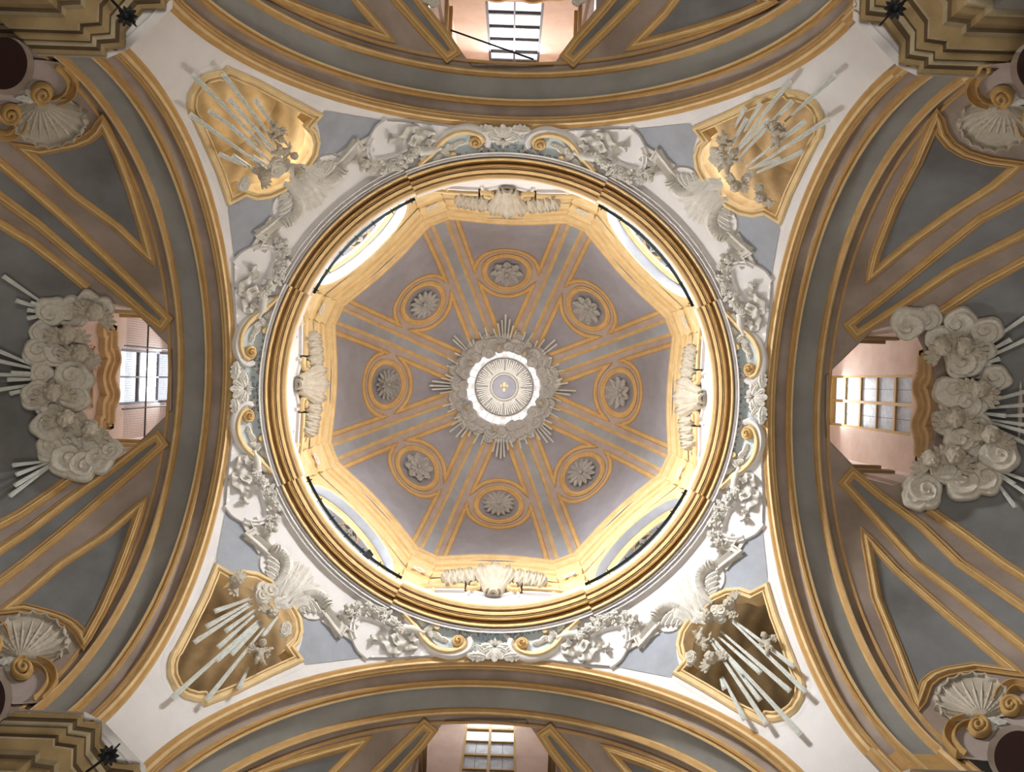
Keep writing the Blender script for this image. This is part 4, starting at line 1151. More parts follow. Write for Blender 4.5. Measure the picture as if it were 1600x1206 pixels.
# parapet plate (coordinates t, z)
pl = [(-2.40, 18.2), (-2.40, 19.25), (-1.7, 19.50), (-1.0, 19.58), (-.6, 19.6), (-.35, 19.85), (.35, 19.85), (.6, 19.6), (1.0, 19.58), (1.7, 19.50), (2.40, 19.25), (2.40, 18.2)]
obj('parapet_plate', *fill(densify(pl, .3, True), par_w, .4), M_WHITE, sc0, 0)
for s in (-1, 1):
    pth = smooth_path([(s * 2.40, 19.25), (s * 1.7, 19.50), (s * 1.1, 19.58), (s * .75, 19.60)], 5)
    sp_ = spiral(s * .5, 19.62, .17, .03, (0 if s > 0 else PI), 1.6 * (-1 if s > 0 else 1), 40)
    prof = [(-.09, -.02), (-.09, .14), (-.03, .17), (0, .12), (.06, .14), (.09, .08), (.09, -.02)]
    obj('parapet_moulding', *mould([(p[0], p[1] + .10) for p in pth], par_w, prof, .2), M_CREAM, sc0, 30)
    obj('parapet_moulding', *mould([(p[0], p[1] - .10) for p in pth], par_w, [(-.06, -.02), (-.06, .08), (.06, .08), (.06, -.02)], .2), M_WHITE, sc0, 30)
    P_ = [par_w(*p) for p in sp_]
    obj('volute', *sweep([p + n * (.06 + .16 * i / 40) for i, (p, n) in enumerate(P_)], [n for p, n in P_], rounded(.085, .10, 6), False, lambda t: 1.1 - .5 * t), M_CREAM, sc0, 60)
    obj('volute_drum', *bar(par_w(s * .5, 19.62)[0] + V((0, -.02, 0)), par_w(s * .5, 19.62)[0] + V((0, .05, 0)), .18, 20), M_CREAM, sc0, 30)
    pth = smooth_path([(s * .62, 19.20), (s * .66, 19.37), (s * .55, 19.48), (s * .3, 19.32), (0, 19.25)], 5)
    obj('strap', *mould(pth, par_w, rounded(.07, .08, 5), .2), M_WHITE, sc0, 60)
    for (tt, zz_) in ((1.75, 18.95), (1.5, 19.05), (1.2, 19.20)):
        P, N = par_w(s * tt, zz_); put('relief_flower', 'flower1', P, N, V((1, 0, 0)), .08, sc0, 0)
# shell lobes fan outwards and lean over the sill
lob = [(0, 21.15, .80, .0, 19.05), (.40, 20.95, .46, .14, 19.15), (.70, 20.75, .44, .60, 19.85), (.94, 20.62, .40, .84, 19.75), (1.13, 20.5, .36, 1.02, 19.7), (1.29, 20.38, .34, 1.18, 19.6)]
for t_, zt, wd, t0, z0 in [(a * sg, b, c, d * sg, e) for a, b, c, d, e in lob for sg in ((1, -1) if a else (1,))]:
    P = V((t0, -YP + .12, z0)); Q = V((t_, -YP + .22, zt)); d = Q - P; L = d.length
    M = frame(P, V((0, 1, -.05)).normalized(), d); inst('shell_lobe', MP['lobe'], M @ Matrix.Diagonal((L, wd * 1.15, 1.1, 1)), sc0)
P, N = par_w(0, 18.75); v, f = box(-.13, .13, -.01, .08, 0, .2); obj('keystone', [V((0, -YP, 19.2)) + q for q in v], f, M_STUCCO, sc0, 0)
bpy.context.view_layer.update()
for k, dg_ in (('right', 90), ('bottom', 180), ('left', 270)):
    copy_tree(sc0, RZ(dg_), label='cream stucco scallop shell crest between two gilt volutes on the %s parapet' % WORD[k])
# medallion reliefs beside each pier capital
for k in range(8):
    M = RZ(22.5 + 45 * k); P = M @ V((0, -5.30, 20.45)); N = (M @ V((0, 1, 0, 0))).to_3d() if False else M.to_3x3() @ V((0, 1, 0))
    t = thing('capital_relief', 'small carved wreath on the pier capital %s of the drum' % ['top left of', 'top right of', 'right upper side', 'right lower side', 'bottom right of', 'bottom left of', 'left lower side', 'left upper side'][(k + 1) % 8].replace(' of', ' side'), 'relief', P, 'wreaths on the pier capitals')
    Tt = M.to_3x3() @ V((1, 0, 0))
    for i in range(8):
        a = 2 * PI * i / 8; d = Tt * math.cos(a) + V((0, 0, 1)) * math.sin(a)
        inst('leaf', MP['acanthus'], frame(P + d * .12, N, Tt * -math.sin(a) + V((0, 0, 1)) * math.cos(a)) @ Matrix.Diagonal((.15, .15, .15, 1)), t)

# ---- inscription cartouches at the foot of the ring (built at the top, turned)
def T3(M): return M.to_3x3()
tab = thing('inscription_tablet', 'x', 'tablet', pend(786, 222)[0], 'inscription cartouches under the ring')
tabpoly_l = [(662, 252), (676, 240), (688, 226), (701, 214), (714, 207), (730, 204), (748, 208), (756, 218), (770, 222), (786, 222)]
TABP = tabpoly_l + [(786 + (786 - x), y) for x, y in reversed(tabpoly_l[:-1])]
# inner edge along the ring
rim_px = []
for i in range(31):
    a = rad(19.0 - 38.0 * i / 30); z = 17.42; rr_ = 372 * z / F
    rim_px.append(proj(V((rr_ * math.sin(a), -rr_ * math.cos(a), z))))
TABP = smooth_path(TABP, 3) + rim_px
obj('tablet_field', *fill(densify(TABP, 6, True), pend, 7, off=.03), M_TAB, tab)
def mirX(p):
    P, N = pend(*p); return proj(V((-P.x, P.y, P.z)))
Lscroll = smooth_path([(655, 256), (668, 244), (680, 230), (692, 216), (706, 207), (721, 203), (736, 204), (749, 210), (753, 218)], 5)
vol = spiral(743, 219, 10, 1.5, 0, 1.9, 50, .85)
for mm in (lambda p: p, mirX):
    sg = 1 if mm((0, 0)) == (0, 0) else -1
    path = [mm(p) for p in Lscroll]
    pr = [(-.075, -.02), (-.075, .12), (-.04, .16), (.0, .15), (.03, .1), (.075, .08), (.075, -.02)]
    if sg < 0: pr = [(-a, b) for a, b in reversed(pr)]
    obj('gilt_scroll', *mould(path, pend, pr, 6), M_CREAM, tab, 40)
    out = [mm(p) for p in smooth_path([(657, 248), (669, 238), (683, 222), (697, 207), (712, 200), (728, 197), (744, 199), (757, 206), (763, 216), (760, 226)], 5)]
    pr2 = [(-.07, -.02), (-.07, .08), (-.02, .12), (.03, .12), (.07, .06), (.07, -.02)]
    obj('white_scroll', *mould(out, pend, pr2, 6), M_WHITE, tab, 40)
    vp = [mm(p) for p in vol]; PN = [pend(*p) for p in vp]
    obj('volute', *sweep([p + n * (.04 + .12 * i / 44) for i, (p, n) in enumerate(PN)], [n for p, n in PN], rounded(.07, .06, 6), False, lambda t: 1.1 - .5 * t), M_GOLD, tab, 60)
    P, N = pend(*mm((744, 220.5))); obj('volute_drum', *bar(P, P + N * .05, .11, 16), M_GOLD, tab, 40)
    # small end volute and knot near the ring
    P, N = pend(*mm((708, 239))); obj('knot_roll', *bar(P + V((0, 0, 0)), P + N * .12, .07, 14), M_CREAM, tab, 40)
    for (x, y, dx, dy, s) in ((701, 232, 14, -8, .26), (706, 228, 18, -10, .22), (713, 223, 14, -3, .22), (698, 236, 3, -16, .22), (760, 226, 12, 8, .24), (764, 218, -6, 14, .22), (756, 229, -8, 6, .16), (690, 240, -16, 12, .24), (696, 240, 12, 10, .2)):
        P, N = pend(*mm((x, y))); Q, _ = pend(*mm((x + dx, y + dy))); put('leaf', 'acanthus', P, N, Q - P, s, tab, .05)
# palmette crown
for (x, y, dx, dy, s) in ((786, 212, 0, -14, .34), (786, 212, -9, -12, .32), (786, 212, 9, -12, .32), (784, 214, -16, -8, .32), (788, 214, 16, -8, .32), (780, 216, -18, -3, .30), (792, 216, 18, -3, .30), (772, 199, -20, 1, .42), (800, 199, 20, 1, .42), (772, 204, -10, 8, .3), (800, 204, 10, 8, .3)):
    P, N = pend(x, y); Q, _ = pend(x + dx, y + dy); put('leaf', 'acanthus', P, N, Q - P, s, tab, .07)
for s in (-1, 1):
    P, N = pend(786 + s * 5.5, 222); put('heart_lobe', 'berry', P, N, V((1, 0, 0)), .2, tab, -.02, .12)
P, N = pend(786, 216.5); Q, _ = pend(786, 232); put('heart_point', 'petal', P, N, Q - P, .25, tab, .06)
bpy.context.view_layer.update()
TXT = {'top': ('NOMINE IESV IN', 'FLECTATVR'), 'right': ('MANIFESTAVI NOMEN', ' TVVM '), 'bottom': ('NOMEN ENIM MAGNVM', 'INVOCABVNT TE.'), 'left': ('LAVDABO NOMEN DEI', 'CVM CANTICO')}
ti = {}
for k, dg_ in (('right', 90), ('bottom', 180), ('left', 270), ('top', 0)):
    lab = 'pale blue tablet with gilt scrolls reading %s, %s side of ring' % (TXT[k][0], WORD[k])
    if k == 'top': tt = tab; tt['label'] = lab
    else: tt = copy_tree(tab, RZ(dg_), label=lab)
    ti[k] = tt
bpy.context.view_layer.update()
for k, dg_ in (('top', 0), ('right', 90), ('bottom', 180), ('left', 270)):
    for ln, (txt, pr_, half) in enumerate(((TXT[k][0], 382.8, 12.5), (TXT[k][1], 389.8, 8.0))):
        z = 17.25 - ln * .12
        # solve sphere radius for the pixel radius
        zz2 = ZS; best = 9
        for q in range(400):
            zt = 16 + q * .005; e = abs(math.sqrt(max(0, RP * RP - (zt - ZS) ** 2)) / zt * F - pr_)
            if e < best: best = e; zz2 = zt
        R_ = math.sqrt(RP * RP - (zz2 - ZS) ** 2); n = len(txt)
        for i, chh in enumerate(txt):
            if chh == ' ': continue
            a = rad(half - 2 * half * (i + .5) / n)    # reading direction with letter tops to the centre
            P = RZ(dg_) @ V((R_ * math.sin(a), -R_ * math.cos(a), zz2)); N = (SCEN - P).normalized()
            Tn = RZ(dg_).to_3x3() @ V((-math.cos(a), -math.sin(a), 0))
            # letter up = towards ring centre
            M = frame(P + N * .09, N, Tn)
            inst('letter', fontmesh(chh, .105, M_INK), M @ Matrix.Diagonal((1.25, 1, 1, 1)), ti[k])

# ---- side plates, garlands, ribbons (left one of the top side built, then mirrored and turned)
plate = thing('side_plate', 'x', 'plate', pend(610, 215)[0], 'side plates of the cartouches')
plp = [(600, 187), (589, 196), (583, 206), (578, 213), (576, 222), (575, 232), (577, 242), (583, 248), (592, 249), (607, 246), (622, 241), (637, 233), (655, 232), (672, 230), (690, 214), (704, 202), (700, 196), (650, 190)]
obj('plate_body', *fill(densify(plp, 6, True), pend, 8, off=.05), M_WHITE, plate)
lower = smooth_path([(579, 214), (576, 222), (575, 232), (577, 242), (583, 248), (592, 249), (607, 246), (622, 241), (637, 233)], 4)
obj('plate_lip', *mould(lower, pend, [(-.07, -.01), (-.07, .08), (-.03, .12), (.01, .07), (.05, .10), (.07, .04)], 6), M_WHITE, plate, 40)
obj('plate_edge', *mould(smooth_path([(604, 186), (590, 196), (583, 206), (579, 214)], 4), pend, [(-.04, -.02), (-.04, .07), (.03, .07), (.05, -.02)], 6), M_WHITE, plate, 40)
gar = thing('garland', 'x', 'garland', pend(610, 252)[0], 'flower garlands beside the cartouches')
gl = smooth_path([(562, 251), (572, 257), (585, 258), (600, 258), (613, 253), (626, 247), (638, 240), (650, 233), (660, 229)], 4)
rg = random.Random(9)
for i in range(34):
    t = i / 33 * (len(gl) - 1); p = gl[int(t)]; 
    dx, dy = rg.uniform(-4, 4), rg.uniform(-7, 6)
    P, N = pend(p[0] + dx, p[1] + dy); s = rg.uniform(.13, .23); kd = rg.random()
    key = 'flower0' if kd < .4 else 'flower1' if kd < .68 else 'berry' if kd < .8 else 'acanthus'
    if key == 'berry': s *= .75
    put('flower' if key[0] == 'f' else 'bud' if key == 'berry' else 'leaf', key, P, (N + V((rg.uniform(-.3, .3), rg.uniform(-.3, .3), 0))).normalized(), V((rg.uniform(-1, 1), rg.uniform(-1, 1), 0)), s, gar, rg.uniform(.06, .20))
# husk (ribbed horn) that ends the garland, with its knot
P, N = pend(657, 232); Q, _ = pend(688, 228)
hk = []
for i in range(9):
    t = i / 8; hk.append(P.lerp(Q, t) + N * (.08 + .05 * math.sin(PI * t)))
obj('husk', *tube(hk, lambda t: .13 - .085 * t + .012 * math.sin(t * 40), 12), M_STUCCO, gar, 60)
P, N = pend(690, 231); Q, _ = pend(703, 243); put('husk_leaf', 'acanthus', P, N, Q - P, .28, gar, .06)
rib = thing('ribbon', 'x', 'ribbon', pend(640, 210)[0], 'curling ribbons on the side plates')
def ribbon(path, wpx=.14):
    d = smooth_path(path, 7); vs = []; fs = []
    PN = [pend(*p) for p in d]
    Ps = [p + n * (.10 + .035 * math.sin(i * .55)) for i, (p, n) in enumerate(PN)]
    Ns = []
    for i, (p, n) in enumerate(PN):
        t = (Ps[min(i + 1, len(Ps) - 1)] - Ps[max(0, i - 1)]).normalized(); b = t.cross(n)
        Ns.append((n + b * .25 * math.sin(i * .3)).normalized())
    return sweep(Ps, Ns, [(-wpx / 2, 0), (-wpx / 2, .03), (-wpx * .2, .05), (wpx * .15, .015), (wpx / 2, .04), (wpx / 2, 0)])
obj('ribbon_tail', *ribbon([(605, 214), (612, 216), (620, 217), (627, 211), (633, 202), (641, 197), (650, 198), (651, 206), (644, 214), (638, 222)]), M_STUCCO, rib, 60)
obj('ribbon_tail', *ribbon([(645, 225), (652, 217), (658, 208), (665, 204), (674, 205), (677, 211), (672, 217), (667, 222)]), M_STUCCO, rib, 60)
obj('ribbon_tail', *ribbon([(606, 214), (609, 210), (607, 206)], .07), M_STUCCO, rib, 60)
bpy.context.view_layer.update()
for k, dg_ in (('top', 0), ('right', 90), ('bottom', 180), ('left', 270)):
    for s in (1, -1):
        sd = {'top': ('left', 'right'), 'right': ('upper', 'lower'), 'bottom': ('right', 'left'), 'left': ('lower', 'upper')}[k][0 if s > 0 else 1]
        wh = '%s of the %s inscription cartouche' % ({'left': 'left', 'right': 'right', 'upper': 'above', 'lower': 'below'}[sd], WORD[k])
        wh = wh.replace('above of', 'above').replace('below of', 'below')
        L1 = 'smooth white stucco side plate with rolled lip %s' % wh
        L2 = 'garland of carved flowers and leaves %s' % wh
        L3 = 'curling stucco ribbon on the plate %s' % wh
        T = RZ(dg_) @ MIR(s, 1)
        if k == 'top' and s == 1: plate['label'], gar['label'], rib['label'] = L1, L2, L3
        else:
            copy_tree(plate, T, label=L1); copy_tree(gar, T, label=L2); copy_tree(rib, T, label=L3)

# ---- acanthus crests on the diagonals
ac = thing('acanthus_crest', 'x', 'ornament', pend(470, 285)[0], 'acanthus crests over the niches')
def lf(x, y, x2, y2, s, key='acanthus', off=.06, wsc=1.0):
    P, N = pend(x, y); Q, _ = pend(x2, y2); T = Q - P; L = T.length
    M = frame(P + N * off, N, T); inst('leaf', MP[key], M @ Matrix.Diagonal((L, L * wsc * s, L * .8, 1)), ac)
for (x, y, x2, y2, s) in ((462, 268, 500, 318, 1.1), (458, 272, 484, 326, .9), (470, 262, 518, 292, .9), (466, 270, 508, 305, .7), (460, 275, 492, 322, .7), (463, 262, 482, 284, 1.2), (455, 268, 472, 290, 1.2)):
    lf(x, y, x2, y2, s)
for mm in (lambda x, y: (x, y), diag):
    sg = 1 if mm(0, 0) == (0, 0) else -1
    pth = [mm(*p) for p in smooth_path([(473, 256), (480, 268), (494, 278), (508, 281), (521, 278), (531, 270), (535, 261), (543, 254), (552, 250)], 4)]
    pr = [(-.11, -.01), (-.10, .08), (-.05, .13), (.02, .15), (.07, .11), (.10, .10), (.11, -.01)]
    if sg < 0: pr = [(-a, b) for a, b in reversed(pr)]
    obj('reeded_scroll', *mould(pth, pend, pr, 4, scl=lambda t: .55 + .75 * math.sin(PI * min(1, t * 1.15)) ** .7), M_STUCCO, ac, 40)
    for i in range(11):     # reeds across the scroll
        q = pth[8 + int(i * 1.7)]; P, N = pend(*q); q2 = pth[min(9 + int(i * 1.7), len(pth) - 1)]
        T = (pend(*q2)[0] - P).normalized(); B = T.cross(N)
        v, f = tube([P - B * .12 + N * .07, P - B * .06 + N * .15, P + N * .18, P + B * .07 + N * .14, P + B * .11 + N * .09], .022, 5)
        obj('reed', v, f, M_STUCCO, ac, 60)
    for (x, y, x2, y2) in ((488, 266, 500, 248), (495, 269, 508, 250), (502, 271, 517, 249), (508, 271, 524, 250), (486, 262, 494, 250)):
        a, b = mm(x, y), mm(x2, y2); lf(a[0], a[1], b[0], b[1], .9, 'frond')
    back = [mm(*p) for p in [(490, 252), (496, 246), (508, 241), (520, 241), (530, 246), (533, 258), (525, 268), (505, 272), (490, 266)]]
    obj('backing_plate', *fill(densify(back, 5, True), pend, 6, off=.04), M_WHITE, ac)
for i in range(12):
    t = i / 11; lf(456 + rr.uniform(-8, 8), 262 + rr.uniform(-8, 8), 456 + rr.uniform(-12, 18), 262 + rr.uniform(-12, 18), .8, 'acanthus', .12)
bpy.context.view_layer.update()
PW = {'top_left': 'upper left', 'top_right': 'upper right', 'bottom_left': 'lower left', 'bottom_right': 'lower right'}
for k, (ax, ay) in PNAMES.items():
    lb = 'white acanthus leaf crest with two reeded scrolls over the %s niche' % PW[k]
    if k == 'top_left': ac['label'] = lb
    else: copy_tree(ac, MIR(ax, ay), label=lb)

# ---- bursts of rays and winged children in the four niches
RAYS = {
 'top_left': [((289, 104), (426, 241)), ((337, 102), (439, 233)), ((345, 140), (424, 228)), ((390, 144), (449, 227)), ((315, 161), (400, 225)), ((282, 165), (420, 267)), ((351, 187), (424, 254)), ((388, 188), (448, 258)), ((330, 230), (384, 260)), ((355, 235), (391, 260)), ((384, 235), (430, 266))],
 'top_right': [((1319, 105), (1228, 188)), ((1247, 112), (1142, 244)), ((1175, 155), (1149, 197)), ((1175, 175), (1134, 242)), ((1199, 150), (1164, 204)), ((1214, 173), (1139, 249)), ((1249, 147), (1144, 257)), ((1271, 178), (1167, 259)), ((1311, 173), (1174, 264)), ((1266, 228), (1184, 269)), ((1231, 239), (1177, 262))],
 'bottom_left': [((257, 1101), (404, 969)), ((311, 1106), (412, 982)), ((362, 1089), (387, 1044)), ((293, 1012), (394, 944)), ((311, 988), (389, 942)), ((323, 964), (394, 934)), ((343, 994), (399, 952)), ((330, 1021), (402, 957)), ((326, 1044), (407, 972)), ((353, 1031), (409, 974)), ((402, 1004), (433, 964))],
 'bottom_right': [((1263, 1160), (1115, 999)), ((1272, 1093), (1145, 972)), ((1255, 1054), (1142, 966)), ((1245, 1090), (1127, 987)), ((1209, 1145), (1109, 999)), ((1175, 1139), (1130, 1059)), ((1197, 1105), (1121, 1005)), ((1199, 1062), (1124, 996)), ((1172, 1065), (1118, 1005)), ((1139, 1086), (1127, 1062))]}
for k, L in RAYS.items():
    c = pend(*L[0][1])[0]
    t = thing('ray_burst', 'burst of long pale grey wooden rays across the %s niche' % PW[k], 'rays', c, 'ray bursts in the pendentive niches')
    for i, (tip, base) in enumerate(L):
        P, N = pend(*tip); Q, N2 = pend(*base)
        ray_between(Q + N2 * .02, P + N * (.18 + .03 * (i % 3)), (N + N2).normalized(), .05, .115, t)
GRP = 'carved winged children and cherubs'
def cherub(px, py, s, ang, label, chart=pend, off=.3, wings=2, key=None, parent=None):
    """winged head; ang = direction (photo degrees) the crown of the head points to"""
    P, N = chart(px, py); Q, _ = chart(px + 10 * math.cos(rad(ang)), py + 10 * math.sin(rad(ang)))
    up = (Q - P); up = (up - N * up.dot(N)).normalized(); right = up.cross(N).normalized()
    t = thing('cherub_head', label, 'sculpture', P + N * off, GRP)
    M = frame(P + N * off, N, right)
    inst('head', MP[key or 'head%d' % (int(px) % 2)], M @ Matrix.Diagonal((s, s, s, 1)), t)
    for q in (-1, 1)[:wings]:
        Mw = frame(P + N * (off - s * .4) + right * q * s * .6 - up * s * .6, N, right * q + up * .35)
        inst('wing', MP['wing'], Mw @ Matrix.Diagonal((s * 1.5, s * 1.5 * (1 if q > 0 else -1), s * 1.3, 1)), t)
    return t
def child(px, py, s, ang, label, pose=0, chart=pend, off=.3, wings=True, flip=1):
    P, N = chart(px, py); Q, _ = chart(px + 10 * math.cos(rad(ang)), py + 10 * math.sin(rad(ang)))
    up = (Q - P); up = (up - N * up.dot(N)).normalized(); right = up.cross(N).normalized() * flip
    t = thing('putto', label, 'sculpture', P + N * off, GRP)
    M = frame(P + N * off, N, right)
    inst('body', MP['putto%d' % pose], M @ Matrix.Diagonal((s, s * flip if False else s, s, 1)), t)
    if wings:
        for q in (-1, 1):
            Mw = frame(P + N * (off - s * .3) + right * q * s * .2 + up * s * .6, N, right * q + up * .5)
            inst('wing', MP['wing'], Mw @ Matrix.Diagonal((s * .9, s * .9 * q, s * .9, 1)), t)
    return t
def cloudlet(px, py, s, label, chart=pend, off=.1, n=5, seed=0, mat_='puff'):
    r = random.Random(seed + int(px)); P, N = chart(px, py)
    t = thing('cloud', label, 'clouds', P, 'carved clouds')
    for i in range(n):
        a = 2 * PI * i / n + r.random(); q = s / 0.0142 * .62 * (0 if i == 0 else 1)
        Pp, Nn = chart(px + q * math.cos(a), py + q * math.sin(a))
        put('cloud_puff', mat_ + str(r.randrange(6)), Pp, Nn, V((r.uniform(-1, 1), r.uniform(-1, 1), .1)), s * r.uniform(.7, 1.1), t, off + r.uniform(0, .12))
    return t
# upper left
child(436, 232, .20, 15, 'reclining carved child over clouds at the root of the upper left rays', 1, off=.10, wings=False)
cherub(459, 256, .12, 80, 'carved head under the acanthus crest of the upper left niche', off=.32, wings=0)
child(424, 194, .16, 60, 'carved winged child tumbling beside the upper edge of the upper left niche', 2, off=.2)
cherub(405, 269, .13, -35, 'carved winged head beside the bright lower lobe of the upper left niche', off=.2)
cloudlet(437, 262, .17, 'dark carved cloud where the upper left rays begin', off=-.05)
cloudlet(381, 284, .14, 'small carved cloud on the lower rim of the upper left niche', off=.05, n=3)
# upper right
child(1140, 252, .22, -60, 'reclining carved child at the root of the upper right rays', 0, off=.1, wings=False)
cherub(1157, 283, .12, 120, 'carved head lying on the lower rim at the root of the upper right rays', off=.2)
child(1139, 206, .15, 100, 'small winged child left of the upper right ray burst', 1, off=.2)
child(1225, 202, .19, -95, 'white winged child hovering amid the upper right rays', 2, off=.28)
cherub(1199, 301, .12, 150, 'winged cherub on the lower edge of the upper right niche', off=.22)
cloudlet(1125, 245, .16, 'carved cloud in the left lobe of the upper right niche', off=0)
cloudlet(1171, 275, .12, 'carved cloud at the root of the upper right rays', off=0, n=3)
# lower left
cherub(361, 915, .13, -150, 'winged cherub at the top left corner of the lower left niche', off=.25)
cherub(418, 965, .12, -40, 'round head among the roots of the lower left rays', off=.2, wings=1)
cloudlet(411, 932, .18, 'swirled cloud under the crest of the lower left niche', off=.05)
child(396, 1036, .19, -80, 'winged child seated on the lower edge of the lower left niche', 0, off=.25)
cloudlet(448, 985, .12, 'dark cloud in the right lobe of the lower left niche', off=-.1, n=3)
# lower right
cherub(1151, 950, .13, 180, 'winged head at the top right of the lower right niche', off=.25)
cherub(1116, 972, .12, 110, 'carved head under the crest at the root of the lower right rays', off=.3, wings=0)
child(1098, 1000, .2, 60, 'reclining figure at the left root of the lower right rays', 1, off=.1, wings=False)
cherub(1121, 1040, .13, -120, 'winged head left of the lower right ray burst', off=.28)
child(1212, 1020, .16, -110, 'winged child on the right edge of the lower right niche', 2, off=.25)
cloudlet(1128, 962, .14, 'swirled cloud at the root of the lower right rays', off=.1)
cloudlet(1085, 1036, .12, 'small cloud on the left rim of the lower right niche', off=.1, n=3)

# ---- clouds, cherubs and rays on the left and right half domes
LG = [(82, 484, 22), (112, 487, 24), (68, 520, 20), (62, 548, 22), (95, 548, 24), (118, 545, 18), (66, 582, 16), (115, 590, 28), (118, 622, 22), (58, 618, 22), (85, 640, 24), (78, 668, 24), (112, 660, 22), (82, 702, 22),
      (104, 722, 24), (130, 730, 24), (155, 722, 22), (176, 706, 18), (152, 690, 20), (140, 470, 18), (165, 478, 16), (102, 690, 20), (128, 690, 16), (90, 600, 18)]
RG = [(1419, 502, 26), (1450, 496, 20), (1500, 503, 23), (1541, 516, 22), (1466, 525, 18), (1507, 560, 28), (1532, 544, 20), (1556, 590, 20), (1488, 613, 26), (1513, 632, 26), (1492, 640, 20), (1563, 712, 26), (1532, 700, 24),
      (1507, 755, 28), (1538, 749, 24), (1440, 768, 28), (1428, 782, 18), (1500, 685, 24), (1478, 660, 20), (1525, 665, 22), (1475, 735, 22), (1456, 752, 16), (1530, 575, 18)]
for k, L in (('left', LG), ('right', RG)):
    chx = armchart(k); r = random.Random(3)
    P, N = chx(*( (90, 600) if k == 'left' else (1510, 640)))
    t = thing('cloud_bank', 'large bank of swirling carved clouds on the %s half dome' % WORD[k], 'clouds', P, 'cloud banks of the half domes')
    for i, (x, y, s) in enumerate(L):
        P, N = chx(x, y); put('cloud_puff', 'puff%d' % (i % 6), P, N, V((r.uniform(-1, 1), r.uniform(-1, 1), .1)), s * .0142 * 1.02, t, .05 + r.uniform(0, .16))
HL = [(155, 483, -60, 'uppermost cherub head beside the bright window opening'), (110, 520, -90, 'cherub head below the large upper puff'), (131, 552, -70, 'cherub head facing the window opening'), (86, 617, -100, 'cherub head left of the big swirl'), (106, 660, -80, 'cherub head in the lower middle of the clouds'), (147, 677, -60, 'cherub head at the lower rim of the opening')]
for x, y, a, nm in HL: cherub(x, y, .18, a, 'carved %s, left-hand half dome' % nm, armchart('left'), .42)
HR = [(1472, 537, -130, 'cherub head at the upper rim of the opening'), (1507, 536, -80, 'cherub head between the two upper clouds'), (1532, 607, -60, 'cherub head with feathered wing in the middle'), (1492, 657, -90, 'cherub head at the centre rim'), (1551, 684, -70, 'cherub head on the far right of the clouds'), (1453, 724, -120, 'lowest rim cherub head beside the opening'), (1490, 718, -60, 'cherub head above the lower big cloud')]
for x, y, a, nm in HR: cherub(x, y, .18, a, 'carved %s, right-hand half dome' % nm, armchart('right'), .42)
AR_ = {'left': [('upper', [((2, 426), (76, 478)), ((22, 465), (76, 484)), ((46, 468), (78, 480)), ((40, 481), (76, 488)), ((40, 495), (76, 490))]),
                ('middle', [((-20, 540), (66, 576)), ((-25, 558), (68, 579)), ((14, 582), (70, 583)), ((-30, 584), (69, 587)), ((8, 593), (70, 592)), ((-20, 612), (70, 598)), ((12, 616), (70, 602))]),
                ('lower', [((16, 730), (74, 722)), ((22, 747), (76, 724)), ((20, 766), (80, 726)), ((12, 781), (82, 728))])],
       'right': [('upper', [((1612, 487), (1541, 536)), ((1557, 520), (1540, 534)), ((1584, 525), (1541, 550)), ((1620, 521), (1527, 565)), ((1566, 557), (1527, 570))]),
                 ('middle', [((1630, 604), (1533, 630)), ((1630, 630), (1532, 638)), ((1576, 650), (1530, 645)), ((1630, 648), (1560, 650)), ((1630, 668), (1548, 656)), ((1630, 682), (1532, 656)), ((1630, 706), (1548, 666))]),
                 ('lower', [((1630, 762), (1556, 734)), ((1589, 761), (1554, 735)), ((1630, 790), (1553, 738)), ((1590, 798), (1550, 744))])]}
for k, G in AR_.items():
    chx = armchart(k)
    for nm, L in G:
        t = thing('ray_fan', '%s fan of pale rays beside the %s cloud bank' % (nm, WORD[k]), 'rays', chx(*L[0][1])[0], 'ray fans of the half domes')
        for i, (tip, base) in enumerate(L):
            P, N = chx(*tip); Q, N2 = chx(*base); ray_between(Q + N2 * .08, P + N * (.15 + .04 * (i % 3)), (N + N2).normalized(), .05, .11, t)
# cloud edge and cherub at the sides of the upper opening
chT = armchart('top')
t = thing('cloud', 'carved cloud at the left edge of the upper opening, cut by the frame', 'clouds', chT(665, 2)[0], 'carved clouds')
for i, (x, y, s) in enumerate(((668, -4, 12), (660, -14, 14), (676, 4, 9), (650, -28, 18), (668, -30, 18))):
    P, N = chT(x, y); put('cloud_puff', 'puff%d' % (i % 6), P, N, V((1, .3 * i, 0)), s * .0142, t, .08)
t = thing('cloud', 'carved cloud at the right edge of the upper opening, cut by the frame', 'clouds', chT(912, 2)[0], 'carved clouds')
for i, (x, y, s) in enumerate(((908, -6, 12), (918, -16, 14), (903, 3, 8), (925, -30, 18))):
    P, N = chT(x, y); put('cloud_puff', 'puff%d' % (i % 6), P, N, V((1, .3 * i, 0)), s * .0142, t, .08)

